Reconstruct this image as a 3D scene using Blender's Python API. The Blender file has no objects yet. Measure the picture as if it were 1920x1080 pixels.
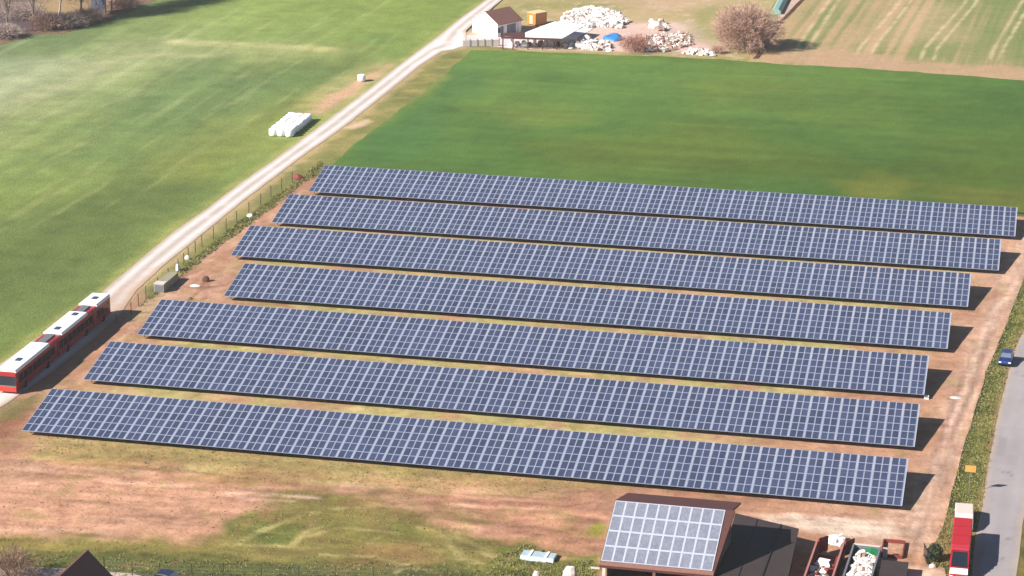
import bpy, bmesh, math, random
import numpy as np
from mathutils import Vector, Matrix
random.seed(7); RS = np.random.RandomState(11)
sc = bpy.context.scene
COL = sc.collection
# ------------------------------------------------------------------ camera
S = 1.06
F, YAW, PITCH, ROLL, CH = 4642.94, 0.2129, 0.3059, -0.0053, 102.048*S
def _rows():
    f = np.array([-math.sin(YAW)*math.cos(PITCH), math.cos(YAW)*math.cos(PITCH), -math.sin(PITCH)])
    r = np.array([math.cos(YAW), math.sin(YAW), 0.]); d = np.cross(f, r)
    return np.array([r*math.cos(ROLL)+d*math.sin(ROLL), -r*math.sin(ROLL)+d*math.cos(ROLL), f])
CR = _rows()
cam = bpy.data.cameras.new('camera'); camo = bpy.data.objects.new('camera', cam); COL.objects.link(camo)
cam.sensor_width = 36; cam.lens = F/1920*36; cam.clip_start = 5; cam.clip_end = 9000
camo.matrix_world = Matrix(((CR[0][0], -CR[1][0], -CR[2][0], 0), (CR[0][1], -CR[1][1], -CR[2][1], 0),
                            (CR[0][2], -CR[1][2], -CR[2][2], CH), (0, 0, 0, 1)))
sc.camera = camo
def at(x, y, z=0.0):
    """the point at height z that a surveyed spot of the photograph stands for"""
    D = CR.T @ np.array([(x-960)/F, (y-540)/F, 1.])
    t = (z-CH)/D[2]
    return Vector((t*D[0], t*D[1], z))
# ------------------------------------------------------------------ light
SX, SY = 1.1216, 0.9924
w = bpy.data.worlds.new('World'); sc.world = w; w.use_nodes = True
nt = w.node_tree; nt.nodes.clear()
sky = nt.nodes.new('ShaderNodeTexSky'); sky.sky_type = 'NISHITA'; sky.sun_disc = False
sky.sun_elevation = math.atan(1/math.hypot(SX, SY)); sky.sun_rotation = math.atan2(-SX, -SY) % (2*math.pi)
sky.air_density = 0.8; sky.dust_density = 0.2; sky.ozone_density = 1.0
bg = nt.nodes.new('ShaderNodeBackground'); bg.inputs[1].default_value = 0.05
wo = nt.nodes.new('ShaderNodeOutputWorld')
nt.links.new(sky.outputs[0], bg.inputs[0]); nt.links.new(bg.outputs[0], wo.inputs[0])
sun = bpy.data.lights.new('sun', 'SUN'); sun.energy = 5.0; sun.angle = math.radians(0.5); sun.color = (1, 0.95, 0.88)
suno = bpy.data.objects.new('sun', sun); COL.objects.link(suno)
suno.rotation_euler = Vector((-SX, -SY, 1)).to_track_quat('Z', 'Y').to_euler()
sc.view_settings.view_transform = 'Standard'; sc.view_settings.look = 'None'
sc.view_settings.gamma = 1; sc.view_settings.exposure = 1.1
sc.view_settings.use_curve_mapping = False
# ------------------------------------------------------------------ materials
HAZE = 0.00009
ALB = 0.6
def lin(c):
    # colours are noted as they look in full sun; ALB turns them into reflectance
    return tuple(ALB*((v/255)/12.92 if v/255 <= 0.04045 else (((v/255)+0.055)/1.055)**2.4) for v in c)
MATS = {}
def mat(name, col, rough=0.7, metal=0.0, noise=0.12, nscale=3.0, bump=0.0, bscale=12.0, spec=0.5, attr=None, coat=0.0, stretch=None, noise2=0.0, n2scale=0.3):
    if name in MATS: return MATS[name]
    m = bpy.data.materials.new(name); m.use_nodes = True; t = m.node_tree; N = t.nodes; L = t.links
    b = N['Principled BSDF']; b.inputs['Roughness'].default_value = rough; b.inputs['Metallic'].default_value = metal
    b.inputs['Specular IOR Level'].default_value = spec
    if coat: b.inputs['Coat Weight'].default_value = coat; b.inputs['Coat Roughness'].default_value = 0.08
    geo = N.new('ShaderNodeNewGeometry'); vec = geo.outputs['Position']
    if stretch:
        mp = N.new('ShaderNodeMapping'); mp.inputs['Scale'].default_value = stretch; L.new(vec, mp.inputs['Vector']); vec = mp.outputs[0]
    if attr:
        a = N.new('ShaderNodeAttribute'); a.attribute_name = attr; src = a.outputs['Color']
    else:
        r = N.new('ShaderNodeRGB'); r.outputs[0].default_value = (*col, 1); src = r.outputs[0]
    for amt, scl in ((noise, nscale), (noise2, n2scale)):
        if not amt: continue
        n = N.new('ShaderNodeTexNoise'); n.inputs['Scale'].default_value = scl; n.inputs['Detail'].default_value = 5; n.inputs['Roughness'].default_value = 0.62
        L.new(vec, n.inputs['Vector'])
        mr = N.new('ShaderNodeMapRange'); mr.inputs[1].default_value = 0.28; mr.inputs[2].default_value = 0.72
        mr.inputs[3].default_value = 1-amt; mr.inputs[4].default_value = 1+amt; L.new(n.outputs['Fac'], mr.inputs[0])
        vm = N.new('ShaderNodeVectorMath'); vm.operation = 'SCALE'; L.new(src, vm.inputs[0]); L.new(mr.outputs[0], vm.inputs['Scale']); src = vm.outputs[0]
    L.new(src, b.inputs['Base Color'])
    if bump:
        n = N.new('ShaderNodeTexNoise'); n.inputs['Scale'].default_value = bscale; n.inputs['Detail'].default_value = 4
        L.new(vec, n.inputs['Vector'])
        bp = N.new('ShaderNodeBump'); bp.inputs['Strength'].default_value = 1.0; bp.inputs['Distance'].default_value = bump
        L.new(n.outputs['Fac'], bp.inputs['Height']); L.new(bp.outputs[0], b.inputs['Normal'])
    MATS[name] = m; return m
# ------------------------------------------------------------------ mesh helpers
class MB:
    def __init__(s): s.v = []; s.f = []; s.m = []
    def add(s, vs, fs, mi=0):
        o = len(s.v); s.v += [tuple(v) for v in vs]; s.f += [tuple(o+i for i in f) for f in fs]; s.m += [mi]*len(fs); return s
    def box(s, x0, x1, y0, y1, z0, z1, mi=0, M=None):
        vs = [(x, y, z) for z in (z0, z1) for x, y in ((x0, y0), (x1, y0), (x1, y1), (x0, y1))]
        if M is not None: vs = [M @ Vector(v) for v in vs]
        return s.add(vs, [(3, 2, 1, 0), (4, 5, 6, 7), (0, 1, 5, 4), (1, 2, 6, 5), (2, 3, 7, 6), (3, 0, 4, 7)], mi)
    def bar(s, a, b, wd, ht=None, mi=0, up=(0, 0, 1)):
        a = Vector(a); b = Vector(b); ht = ht or wd; d = (b-a); L = d.length; d.normalize(); u = Vector(up)
        if abs(d.dot(u)) > 0.95: u = Vector((1, 0, 0))
        x = d.cross(u).normalized(); z = x.cross(d)
        vs = [p+x*sx*wd/2+z*sz*ht/2 for p in (a, b) for sx, sz in ((-1, -1), (1, -1), (1, 1), (-1, 1))]
        return s.add(vs, [(3, 2, 1, 0), (4, 5, 6, 7), (0, 1, 5, 4), (1, 2, 6, 5), (2, 3, 7, 6), (3, 0, 4, 7)], mi)
    def tube(s, pts, rad, n=6, mi=0, cap=True):
        pts = [Vector(p) for p in pts]; rad = rad if hasattr(rad, '__len__') else [rad]*len(pts); rings = []
        for i, p in enumerate(pts):
            d = (pts[min(i+1, len(pts)-1)]-pts[max(i-1, 0)]).normalized(); u = Vector((0, 0, 1)) if abs(d.z) < 0.9 else Vector((1, 0, 0))
            x = d.cross(u).normalized(); y = x.cross(d); rings.append([p+(x*math.cos(2*math.pi*k/n)+y*math.sin(2*math.pi*k/n))*rad[i] for k in range(n)])
        vs = [v for r in rings for v in r]; fs = [(i*n+k, i*n+(k+1) % n, (i+1)*n+(k+1) % n, (i+1)*n+k) for i in range(len(pts)-1) for k in range(n)]
        if cap: fs += [tuple(reversed(range(n))), tuple((len(pts)-1)*n+k for k in range(n))]
        return s.add(vs, fs, mi)
    def prism(s, poly, axis, a, b, mi=0):
        """poly: list of 2-d points; axis 'x','y','z' extruded from a to b"""
        def P(p, t): return {'x': (t, p[0], p[1]), 'y': (p[0], t, p[1]), 'z': (p[0], p[1], t)}[axis]
        n = len(poly); vs = [P(p, a) for p in poly]+[P(p, b) for p in poly]
        return s.add(vs, [tuple(range(n))[::-1], tuple(range(n, 2*n))]+[(i, (i+1) % n, n+(i+1) % n, n+i) for i in range(n)], mi)
    def mesh(s, name, mats, smooth=False):
        me = bpy.data.meshes.new(name); me.from_pydata(s.v, [], s.f)
        for m in (mats if isinstance(mats, (list, tuple)) else [mats]): me.materials.append(m)
        me.polygons.foreach_set('material_index', s.m)
        me.update()
        bm = bmesh.new(); bm.from_mesh(me); bmesh.ops.recalc_face_normals(bm, faces=bm.faces); bm.to_mesh(me); bm.free()
        if smooth: me.polygons.foreach_set('use_smooth', [True]*len(me.polygons))
        return me
    def build(s, name, mats, parent=None, loc=(0, 0, 0), rot=(0, 0, 0), smooth=False, bevel=0):
        return link(name, s.mesh(name, mats, smooth), parent, loc, rot, bevel)
def link(name, me, parent=None, loc=(0, 0, 0), rot=(0, 0, 0), bevel=0):
    o = bpy.data.objects.new(name, me); COL.objects.link(o); o.location = loc; o.rotation_euler = rot
    if parent is not None: o.parent = parent
    if bevel:
        b = o.modifiers.new('bevel', 'BEVEL'); b.width = bevel; b.segments = 2; b.limit_method = 'ANGLE'
    return o
def tag(o, label=None, cat=None, group=None, kind=None):
    if label: o['label'] = label
    if cat: o['category'] = cat
    if group: o['group'] = group
    if kind: o['kind'] = kind
    return o
def thing(name, label, cat, loc=(0, 0, 0), rz=0, group=None):
    o = bpy.data.objects.new(name, None); COL.objects.link(o); o.location = loc; o.rotation_euler = (0, 0, rz); o.empty_display_size = .3
    return tag(o, label, cat, group)
def dup(o, parent=None, **kw):
    c = o.copy(); COL.objects.link(c); c.parent = parent
    for ch in list(o.children): dup(ch, c)
    for k, v in kw.items(): setattr(c, k, v)
    return c
# ------------------------------------------------------------------ numpy noise and ground sheets
_H = RS.rand(256, 256)
def vnoise(x, y):
    xi = np.floor(x).astype(int); yi = np.floor(y).astype(int); fx = x-xi; fy = y-yi
    fx = fx*fx*(3-2*fx); fy = fy*fy*(3-2*fy)
    g = lambda a, b: _H[a % 256, b % 256]
    return (g(xi, yi)*(1-fx)+g(xi+1, yi)*fx)*(1-fy)+(g(xi, yi+1)*(1-fx)+g(xi+1, yi+1)*fx)*fy
def fbm(x, y, s=1.0, o=4, seed=0):
    r = 0; a = 1; t = 0
    for i in range(o):
        r = r+a*vnoise(x*s*2**i+seed*17.3+i*31.7, y*s*2**i+seed*9.1+i*11.3); t += a; a *= 0.55
    return r/t
def seg(px, py, P, closed=True):
    """distance to a polyline and the nearest point on it"""
    best = np.full(px.shape, 1e18); nx = px.copy(); ny = py.copy(); n = len(P)
    for i in range(n if closed else n-1):
        ax, ay = P[i][0], P[i][1]; bx, by = P[(i+1) % n][0], P[(i+1) % n][1]; dx, dy = bx-ax, by-ay
        t = np.clip(((px-ax)*dx+(py-ay)*dy)/(dx*dx+dy*dy+1e-12), 0, 1); qx = ax+t*dx; qy = ay+t*dy
        d = (px-qx)**2+(py-qy)**2; m = d < best; best = np.where(m, d, best); nx = np.where(m, qx, nx); ny = np.where(m, qy, ny)
    return np.sqrt(best), nx, ny
def inside(px, py, P):
    r = np.zeros(px.shape, bool); n = len(P)
    for i in range(n):
        ax, ay = P[i][0], P[i][1]; bx, by = P[(i+1) % n][0], P[(i+1) % n][1]
        if ay == by: continue
        r ^= ((ay > py) != (by > py)) & (px < (bx-ax)*(py-ay)/(by-ay)+ax)
    return r
def W(pts): return [tuple(at(*p)[:2]) for p in pts]
def mixc(c, col, m): return c+(np.array(lin(col))-c)*m[:, None]
def sstep(a, b, x): t = np.clip((x-a)/(b-a), 0, 1); return t*t*(3-2*t)
def area(x, y, c, pts, col, amt=1., soft=2., rag=2., rs=.25, seed=0):
    P = W(pts); d, _, _ = seg(x, y, P); sd = np.where(inside(x, y, P), d, -d)+(fbm(x, y, rs, 4, seed)-.5)*2*rag
    return mixc(c, col, sstep(-soft, soft, sd)*amt)
def stroke(x, y, c, pts, col, wd=.5, amt=.6, soft=.3, gap=.5, seed=0, wob=0.4):
    P = W(pts); d, _, _ = seg(x, y, P, False); d = d+(fbm(x, y, .5, 2, seed)-.5)*wob
    m = sstep(wd/2+soft, wd/2-soft, d)*amt*np.clip((fbm(x, y, .35, 3, seed+3)-.5)*4*gap+1-gap*.5, 0, 1)
    return mixc(c, col, m)
def sheet(name, poly, z, paint, material, dx=.45, dy=.9, rag=0.0, relief=0.0, z2=None, world=False, kind='structure'):
    P = poly if world else W(poly)
    if rag:   # break the outline up
        Q = []
        for i in range(len(P)):
            a = np.array(P[i]); b = np.array(P[(i+1) % len(P)]); L = np.hypot(*(b-a)); k = max(1, min(int(L/2.0), 160))
            for j in range(k): Q.append(a+(b-a)*j/k)
        Q = np.array(Q); Q[:, 0] += (fbm(Q[:, 0], Q[:, 1], .3, 3, 5)-.5)*2*rag; Q[:, 1] += (fbm(Q[:, 0], Q[:, 1], .3, 3, 8)-.5)*3*rag
        P = [tuple(q) for q in Q]
    A = np.array(P); x0, y0 = A.min(0)-dx; x1, y1 = A.max(0)+dx
    xs = np.arange(x0, x1+dx, dx); ys = np.arange(y0, y1+dy, dy); X, Y = np.meshgrid(xs, ys); nx, ny = len(xs), len(ys); x = X.ravel().copy(); y = Y.ravel().copy()
    ins = inside(x, y, P)
    I = ins.reshape(ny, nx); cell = (I[:-1, :-1] | I[1:, :-1] | I[:-1, 1:] | I[1:, 1:])
    j, i = np.nonzero(cell); q = np.stack([j*nx+i, j*nx+i+1, (j+1)*nx+i+1, (j+1)*nx+i], 1)
    used = np.unique(q); mp = np.full(nx*ny, -1); mp[used] = np.arange(len(used)); q = mp[q]; x = x[used]; y = y[used]; ins = ins[used]
    d, qx, qy = seg(x, y, P); x = np.where(ins, x, qx); y = np.where(ins, y, qy); sd = np.where(ins, d, 0)
    zz = np.full(x.shape, float(z))
    if relief: zz = zz+relief*(fbm(x, y, .35, 4, 2)-.35)*np.clip(sd/2, 0, 1)
    me = bpy.data.meshes.new(name); me.vertices.add(len(x)); me.vertices.foreach_set('co', np.stack([x, y, zz], 1).ravel().astype(np.float32))
    me.loops.add(q.size); me.loops.foreach_set('vertex_index', q.ravel().astype(np.int32)); me.polygons.add(len(q))
    me.polygons.foreach_set('loop_start', np.arange(0, q.size, 4, dtype=np.int32))
    me.polygons.foreach_set('use_smooth', np.ones(len(q), bool))
    me.update(calc_edges=True); me.validate()
    ca = me.color_attributes.new('Tone', 'FLOAT_COLOR', 'POINT')
    c = np.clip(paint(x, y), 0.004, 0.95); ca.data.foreach_set('color', np.concatenate([c, np.ones((len(c), 1))], 1).ravel().astype(np.float32))
    me.materials.append(material)
    return tag(link(name, me), kind=kind)
# ------------------------------------------------------------------ ground
def tones(x, y, cols, s, seed, contrast=1.6):
    """patches of several ground colours"""
    n = np.clip((fbm(x, y, s, 4, seed)-.5)*contrast+.5, 0, .9999)*(len(cols)-1); i = n.astype(int); f = (n-i)[:, None]
    A = np.array([lin(c) for c in cols]); return A[i]*(1-f)+A[np.minimum(i+1, len(cols)-1)]*f
M_grass = mat('meadow_grass', None, .95, noise=.16, nscale=1.3, noise2=.10, n2scale=.25, bump=.12, bscale=3.0, spec=.1, attr='Tone')
M_crop = mat('young_crop', None, .95, noise=.10, nscale=1.6, noise2=.07, n2scale=.2, bump=.10, bscale=4.0, spec=.1, attr='Tone')
M_soil = mat('bare_soil', None, .97, noise=.13, nscale=1.1, noise2=.09, n2scale=.3, bump=.10, bscale=2.2, spec=.1, attr='Tone')
M_gravel = mat('pale_gravel', None, .97, noise=.07, nscale=1.4, noise2=.05, n2scale=.3, bump=.05, bscale=4.0, spec=.1, attr='Tone')
M_asph = mat('worn_asphalt', None, .9, noise=.05, nscale=2.5, noise2=.05, n2scale=.35, bump=.01, bscale=9, spec=.2, attr='Tone')
# base ground to the horizon
MB().add([(-2500, -600, -.25), (2500, -600, -.25), (2500, 3200, -.25), (-2500, 3200, -.25)], [(0, 1, 2, 3)]).build('ground', mat('far_grass', lin((104, 112, 60)), .97, noise=.15, nscale=.05, noise2=.1, n2scale=.7, spec=.1))
tag(bpy.data.objects['ground'], kind='structure')

TL = [(1040, -100), (910, 0), (862, 35), (820, 69), (747, 123), (690, 168), (614, 225), (514, 300), (450, 344), (391, 389), (320, 439), (249, 498), (190, 549), (120, 600), (40, 655), (-40, 712), (-140, 785), (-300, 900)]
TR = [(1085, -100), (941, 0), (905, 30), (873, 58), (873, 85), (850, 93), (830, 96), (789, 122), (740, 162), (685, 206), (650, 234), (557, 300), (456, 377), (379, 439), (302, 501), (255, 545), (225, 590), (170, 640), (95, 700), (20, 752), (-60, 800), (-200, 900)]
def p_meadow(x, y):
    c = tones(x, y, [(94, 104, 52), (106, 113, 55), (120, 124, 62)], .035, 1)
    # mowing stripes running with the track
    a = np.array(at(700, 160)); b = np.array(at(100, 620)); d = (b-a)[:2]; d /= np.hypot(*d); t = x*d[1]-y*d[0]
    s = x*d[0]+y*d[1]; st = fbm(t*1.0, s*.035, .28, 4, 4)-.5; st2 = fbm(t*1.0, s*.02, .09, 3, 14)-.5
    c = c*(1+st*.6+st2*.5)[:, None]
    area_ = lambda *a, **k: area(x, y, *a, **k)
    c = area_(c, [(-200, 215), (-100, 160), (60, 122), (180, 92), (250, 76), (420, 80), (640, 90), (620, 100), (450, 104), (330, 118), (260, 150), (150, 190), (60, 215), (-100, 290)], (142, 138, 80), .5, soft=9, rag=9, rs=.08, seed=2)
    c = area_(c, [(-200, 150), (0, 118), (140, 112), (170, 135), (60, 185), (-200, 270)], (150, 146, 96), .4, soft=10, rag=10, rs=.07, seed=5)
    c = stroke(x, y, c, [(40, 190), (130, 158), (200, 118), (260, 102), (380, 104)], (158, 148, 92), 3.5, .5, 2, .3, 3)
    c = stroke(x, y, c, [(330, 78), (480, 84), (620, 92)], (176, 160, 100), 4.5, .75, 2, .3, 7)
    c = area_(c, [(330, 120), (380, 118), (480, 150), (560, 120), (600, 150), (420, 240), (150, 330), (60, 300), (200, 220), (230, 170)], (84, 102, 52), .55, soft=8, rag=10, rs=.06, seed=9)
    c = area_(c, [(360, 0), (560, -60), (880, -60), (900, 0), (760, 110), (620, 85), (420, 70), (330, 30)], (122, 132, 58), .5, soft=12, rag=10, rs=.05, seed=12)
    c = area_(c, [(-100, 420), (160, 370), (330, 330), (420, 350), (280, 450), (100, 590), (-100, 720)], (80, 88, 46), .75, soft=12, rag=12, rs=.05, seed=15)
    c = area_(c, [(380, 330), (560, 250), (640, 180), (600, 170), (470, 210), (300, 330)], (124, 122, 56), .5, soft=8, rag=9, rs=.07, seed=17)
    c = area_(c, [(665, 62), (735, 65), (780, 88), (740, 100), (680, 84)], (92, 112, 52), .55, soft=4, rag=5, rs=.12, seed=18)
    # worn earth where bales stood
    c = area_(c, [(575, 210), (600, 186), (640, 160), (672, 147), (730, 120), (738, 124), (700, 150), (652, 185), (604, 214)], (186, 138, 108), .85, soft=1.6, rag=2.2, rs=.25, seed=20)
    c = area_(c, [(560, 200), (620, 158), (680, 128), (730, 116), (700, 130), (640, 160), (590, 200)], (168, 140, 90), .5, soft=3, rag=3, rs=.2, seed=21)
    # dry fringe along the track
    d, _, _ = seg(x, y, W(TL), False); c = mixc(c, (150, 140, 80), sstep(2.4, .2, d+(fbm(x, y, .4, 3, 30)-.5)*2)*.6)
    c = mixc(c, (176, 164, 104), sstep(.60, .8, fbm(t, s*.06, .5, 4, 40))*.18)
    pale = np.clip(1-np.hypot(x-at(-60, 120)[0], (y-at(-60, 120)[1])*.8)/95, 0, 1)[:, None]  # milky haze at the upper left, painted into the grass tone
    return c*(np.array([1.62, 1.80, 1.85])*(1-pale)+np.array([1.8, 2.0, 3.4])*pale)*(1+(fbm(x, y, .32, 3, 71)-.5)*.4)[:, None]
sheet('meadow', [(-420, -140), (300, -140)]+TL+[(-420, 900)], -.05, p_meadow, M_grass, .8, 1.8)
def p_strip(x, y):
    c = tones(x, y, [(96, 104, 52), (122, 120, 62), (148, 136, 80)], .16, 3)
    c = area(x, y, c, [(640, 240), (690, 222), (700, 228), (660, 242)], (205, 176, 140), .8, .8, .8)
    for q in range(14):
        k = q*1.0; c = stroke(x, y, c, [(560+k*22, 300-k*14.5), (575+k*22, 300-k*14.5)], (170, 150, 84), 1.6, .5, 1, .6, q, 2.)
    d, _, _ = seg(x, y, W(TR), False); c = mixc(c, (186, 160, 112), sstep(2.4, .2, d+(fbm(x, y, .4, 3, 31)-.5)*2)*.6)
    c = c*np.array([1.5, 1.45, 1.7])
    c = area(x, y, c, [(285, 560), (262, 545), (190, 590), (60, 690), (-200, 880), (-200, 960), (0, 850), (60, 770), (180, 672), (240, 618)], (196, 146, 118), .95, 1.5, 2)
    return area(x, y, c, [(-60, 790), (30, 745), (70, 748), (20, 790), (-60, 850)], (140, 130, 84), .8, 1.2, 2)
sheet('grass_verge', TR[4:14]+[(200, 560), (120, 620), (-60, 760), (-200, 880), (-200, 960), (0, 830), (100, 730), (180, 660), (240, 610), (300, 550), (345, 515), (400, 470), (450, 430), (520, 380), (560, 345), (605, 325), (650, 322), (690, 285), (770, 215), (862, 150), (900, 112), (1010, 100), (940, 88)], -.02, p_strip, M_grass, .4, .9, rag=.3)
def p_crop(x, y):
    c = tones(x, y, [(66, 96, 40), (76, 102, 42), (90, 108, 44)], .03, 6)
    c = area(x, y, c, [(840, 130), (900, 112), (980, 118), (860, 200), (760, 300), (630, 330), (640, 300), (700, 240)], (56, 90, 44), .7, soft=6, rag=7, rs=.08, seed=3)
    c = area(x, y, c, [(880, 92), (1100, 98), (1600, 126), (2050, 160), (2050, 190), (1500, 160), (1000, 125), (850, 140)], (78, 106, 44), .6, soft=6, rag=6, rs=.08, seed=4)
    c = area(x, y, c, [(1300, 250), (1600, 300), (2060, 300), (2060, 460), (1500, 330), (1100, 310), (1000, 270)], (86, 100, 36), .65, soft=10, rag=12, rs=.05, seed=6)
    c = area(x, y, c, [(1580, 340), (1640, 325), (1720, 345), (1700, 378), (1600, 368)], (140, 128, 56), .45, soft=4, rag=5, rs=.15, seed=7)
    c = area(x, y, c, [(1760, 350), (1880, 360), (2060, 380), (2060, 450), (1820, 390)], (122, 114, 50), .5, soft=5, rag=7, rs=.1, seed=8)
    c = area(x, y, c, [(930, 210), (1060, 205), (1100, 230), (960, 236)], (104, 116, 48), .4, soft=5, rag=6, rs=.1, seed=9)
    t = fbm(x*.06, y, .45, 3, 22)-.5; c = c*(1+t*.38)[:, None]
    c = c*(1+(fbm(x, y, .7, 3, 41)-.5)*.35+(fbm(x, y, .09, 4, 42)-.5)*.35)[:, None]
    c = area(x, y, c, [(620, 300), (700, 242), (780, 190), (840, 140), (836, 132), (760, 178), (690, 230), (610, 290)], (112, 118, 54), .55, soft=1.5, rag=3, rs=.15, seed=11)
    a = at(850, 130); b = at(1750, 330); u = np.clip(((x-a[0])*(b[0]-a[0])+(y-a[1])*(b[1]-a[1]))/((b[0]-a[0])**2+(b[1]-a[1])**2), 0, 1)[:, None]  # crop washed out by haze at the left end, painted in, fading rightwards
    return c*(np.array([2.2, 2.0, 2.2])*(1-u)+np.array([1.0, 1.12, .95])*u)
CROP = [(885, 94), (1000, 97), (1160, 103), (1330, 110), (1450, 119), (1600, 127), (1760, 138), (1930, 152), (2250, 175), (2250, 480), (1925, 400), (1600, 372), (1000, 340), (640, 332), (600, 330), (640, 292), (720, 228), (780, 182), (835, 138)]
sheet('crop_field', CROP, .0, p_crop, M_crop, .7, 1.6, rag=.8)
def p_tilled(x, y):
    # drill rows run towards the upper right
    a = np.array(at(1500, 130)); b = np.array(at(1640, -60)); d = (b-a)[:2]; d /= np.hypot(*d); t = x*d[1]-y*d[0]; s = x*d[0]+y*d[1]
    g = fbm(t*2.6, s*.03, .35, 4, 3); g2 = fbm(x, y, .03, 3, 17); g3 = fbm(t*1.0, s*.012, .30, 3, 33)
    s0 = a[0]*d[0]+a[1]*d[1]
    m = .12+.66*sstep(.34, .72, g*.6+g3*.55+g2*.3-.24+np.clip((s-s0)/420, -.06, .12)+np.clip((x-at(1750, 60)[0])/160, -.05, .10))
    c = np.array(lin((172, 142, 100)))*(1-m)[:, None]+np.array(lin((96, 116, 56)))*m[:, None]
    c = area(x, y, c, [(1690, 20), (1790, 10), (1780, 70), (1640, 95)], (186, 156, 116), .35, soft=8, rag=10, rs=.08)
    c = area(x, y, c, [(1830, -40), (2250, -60), (2250, 150), (1900, 110), (1860, 60)], (90, 114, 50), .55, soft=7, rag=7, rs=.08)
    for q in ((1548, 1500), (1566, 1520), (1682, 1618), (1702, 1645), (1806, 1740), (1826, 1764), (1912, 1870), (1930, 1888)):
        c = stroke(x, y, c, [(q[0]+40, -50), (q[0], 0+10), (q[1]-6, 90), (q[1]-14, 112)], (206, 182, 136), .7, .6, .45, .45, q[0], .5)
    c = c*np.array([1.5, 1.5, 1.75]); c = area(x, y, c, [(1440, 100), (1520, 88), (1700, 112), (1925, 128), (2250, 150), (2250, 180), (1925, 152), (1600, 130), (1440, 116)], (200, 164, 130), .85, soft=2.5, rag=4, rs=.15)
    return c
sheet('stubble_field', [(1515, -140), (1460, -20), (1430, 60), (1400, 122), (1450, 126), (1600, 134), (1760, 146), (1930, 160), (2250, 184), (2250, -140)], -.01, p_tilled, M_soil, .35, 1.6)
def p_yard(x, y):
    c = tones(x, y, [(140, 138, 74), (172, 156, 100), (188, 164, 118)], .07, 6)
    c = area(x, y, c, [(870, 90), (880, 60), (960, 58), (1180, 45), (1260, 40), (1330, 60), (1340, 104), (1100, 98)], (222, 192, 168), .85, soft=3, rag=4, rs=.15)
    c = area(x, y, c, [(1170, 45), (1290, 50), (1360, 90), (1300, 100), (1180, 92)], (206, 176, 150), .7, soft=3, rag=4, rs=.2)
    c = area(x, y, c, [(1060, -60), (1300, -60), (1340, 20), (1200, 20)], (200, 166, 128), .6, soft=8, rag=8, rs=.08)
    c = area(x, y, c, [(940, 10), (1000, 0), (1080, 8), (1000, 40), (950, 30)], (140, 138, 66), .6, soft=4, rag=5, rs=.1)
    c = area(x, y, c, [(1290, 20), (1340, 10), (1350, 80), (1300, 70)], (134, 138, 68), .6, soft=4, rag=5, rs=.1)
    c = area(x, y, c, [(872, 66), (1050, 70), (1050, 86), (874, 90)], (226, 208, 196), .9, soft=1, rag=1, rs=.15)
    c = area(x, y, c, [(880, 90), (1340, 100), (1480, 118), (1480, 125), (880, 98)], (150, 140, 76), .8, soft=2, rag=3, rs=.15)
    c = mixc(c, (214, 190, 166), sstep(.6, .75, fbm(x, y, .5, 4, 43))*.4)
    return c*np.array([1.25, 1.22, 1.45])
sheet('farmyard', [(1075, -140), (1550, -140), (1470, -20), (1440, 60), (1425, 122), (1340, 118), (1160, 110), (1000, 104), (870, 98), (872, 62), (941, 2)], -.03, p_yard, M_soil, .45, 1.4, rag=.2)
def p_track(x, y):
    c = tones(x, y, [(224, 208, 198), (242, 228, 220)], .12, 3)
    L = W(TL); R = W(TR); dl, _, _ = seg(x, y, L, False); dr, _, _ = seg(x, y, R, False); u = dl/(dl+dr+1e-6)
    c = mixc(c, (180, 160, 142), (np.exp(-((u-.5)/.13)**2))*.55*np.clip(fbm(x, y, .3, 3, 9)*2, 0, 1))
    c = mixc(c, (255, 248, 244), (np.exp(-((u-.27)/.1)**2)+np.exp(-((u-.75)/.1)**2))*.5)
    c = mixc(c, (190, 164, 138), sstep(.9, .1, np.minimum(dl, dr))*.7)
    c = area(x, y, c, [(835, 95), (850, 70), (873, 62), (874, 88)], (240, 232, 226), .9, 1.5, 1)
    c = area(x, y, c, [(150, 700), (180, 590), (260, 520), (310, 500), (240, 600)], (206, 170, 142), .8, 3, 2)
    return c*np.array([1.05, 1.06, 1.08])
sheet('farm_track', TL+TR[::-1], .03, p_track, M_gravel, .35, .8, rag=.15)
# rows of the solar park: left end, right end, foot line, number of panel pairs
ROWS = [(-110.96, -10.91, 247.68, 56), (-110.56, -10.68, 265.56, 56), (-110.29, -10.61, 283.21, 56), (-104.70, -8.72, 301.13, 54),
        (-109.78, -6.91, 319.23, 58), (-109.34, -3.39, 336.93, 60), (-109.02, -1.54, 354.74, 61)]
ROWS = [(a*S, b*S, c*S, n) for a, b, c, n in ROWS]
H0, PD, PR = .7782*S, 9.3289*S, 1.8229*S
VL = [(2020, 420), (1960, 480), (1925, 512), (1905, 560), (1886, 610), (1870, 650), (1852, 690), (1838, 740), (1822, 790), (1806, 840), (1796, 880), (1786, 920), (1775, 960), (1768, 985), (1755, 1015), (1738, 1040), (1737, 1058), (1772, 1064), (1776, 1110), (1770, 1200)]
RL = [(2060, 480), (1990, 535), (1940, 590), (1915, 630), (1901, 660), (1893, 690), (1884, 725), (1873, 770), (1864, 815), (1855, 860), (1846, 920), (1840, 960), (1828, 1010), (1822, 1080), (1815, 1200)]
RR = [(2200, 480), (2080, 560), (2010, 640), (1968, 730), (1945, 820), (1928, 920), (1917, 985), (1911, 1040), (1906, 1080), (1895, 1200)]
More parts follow.
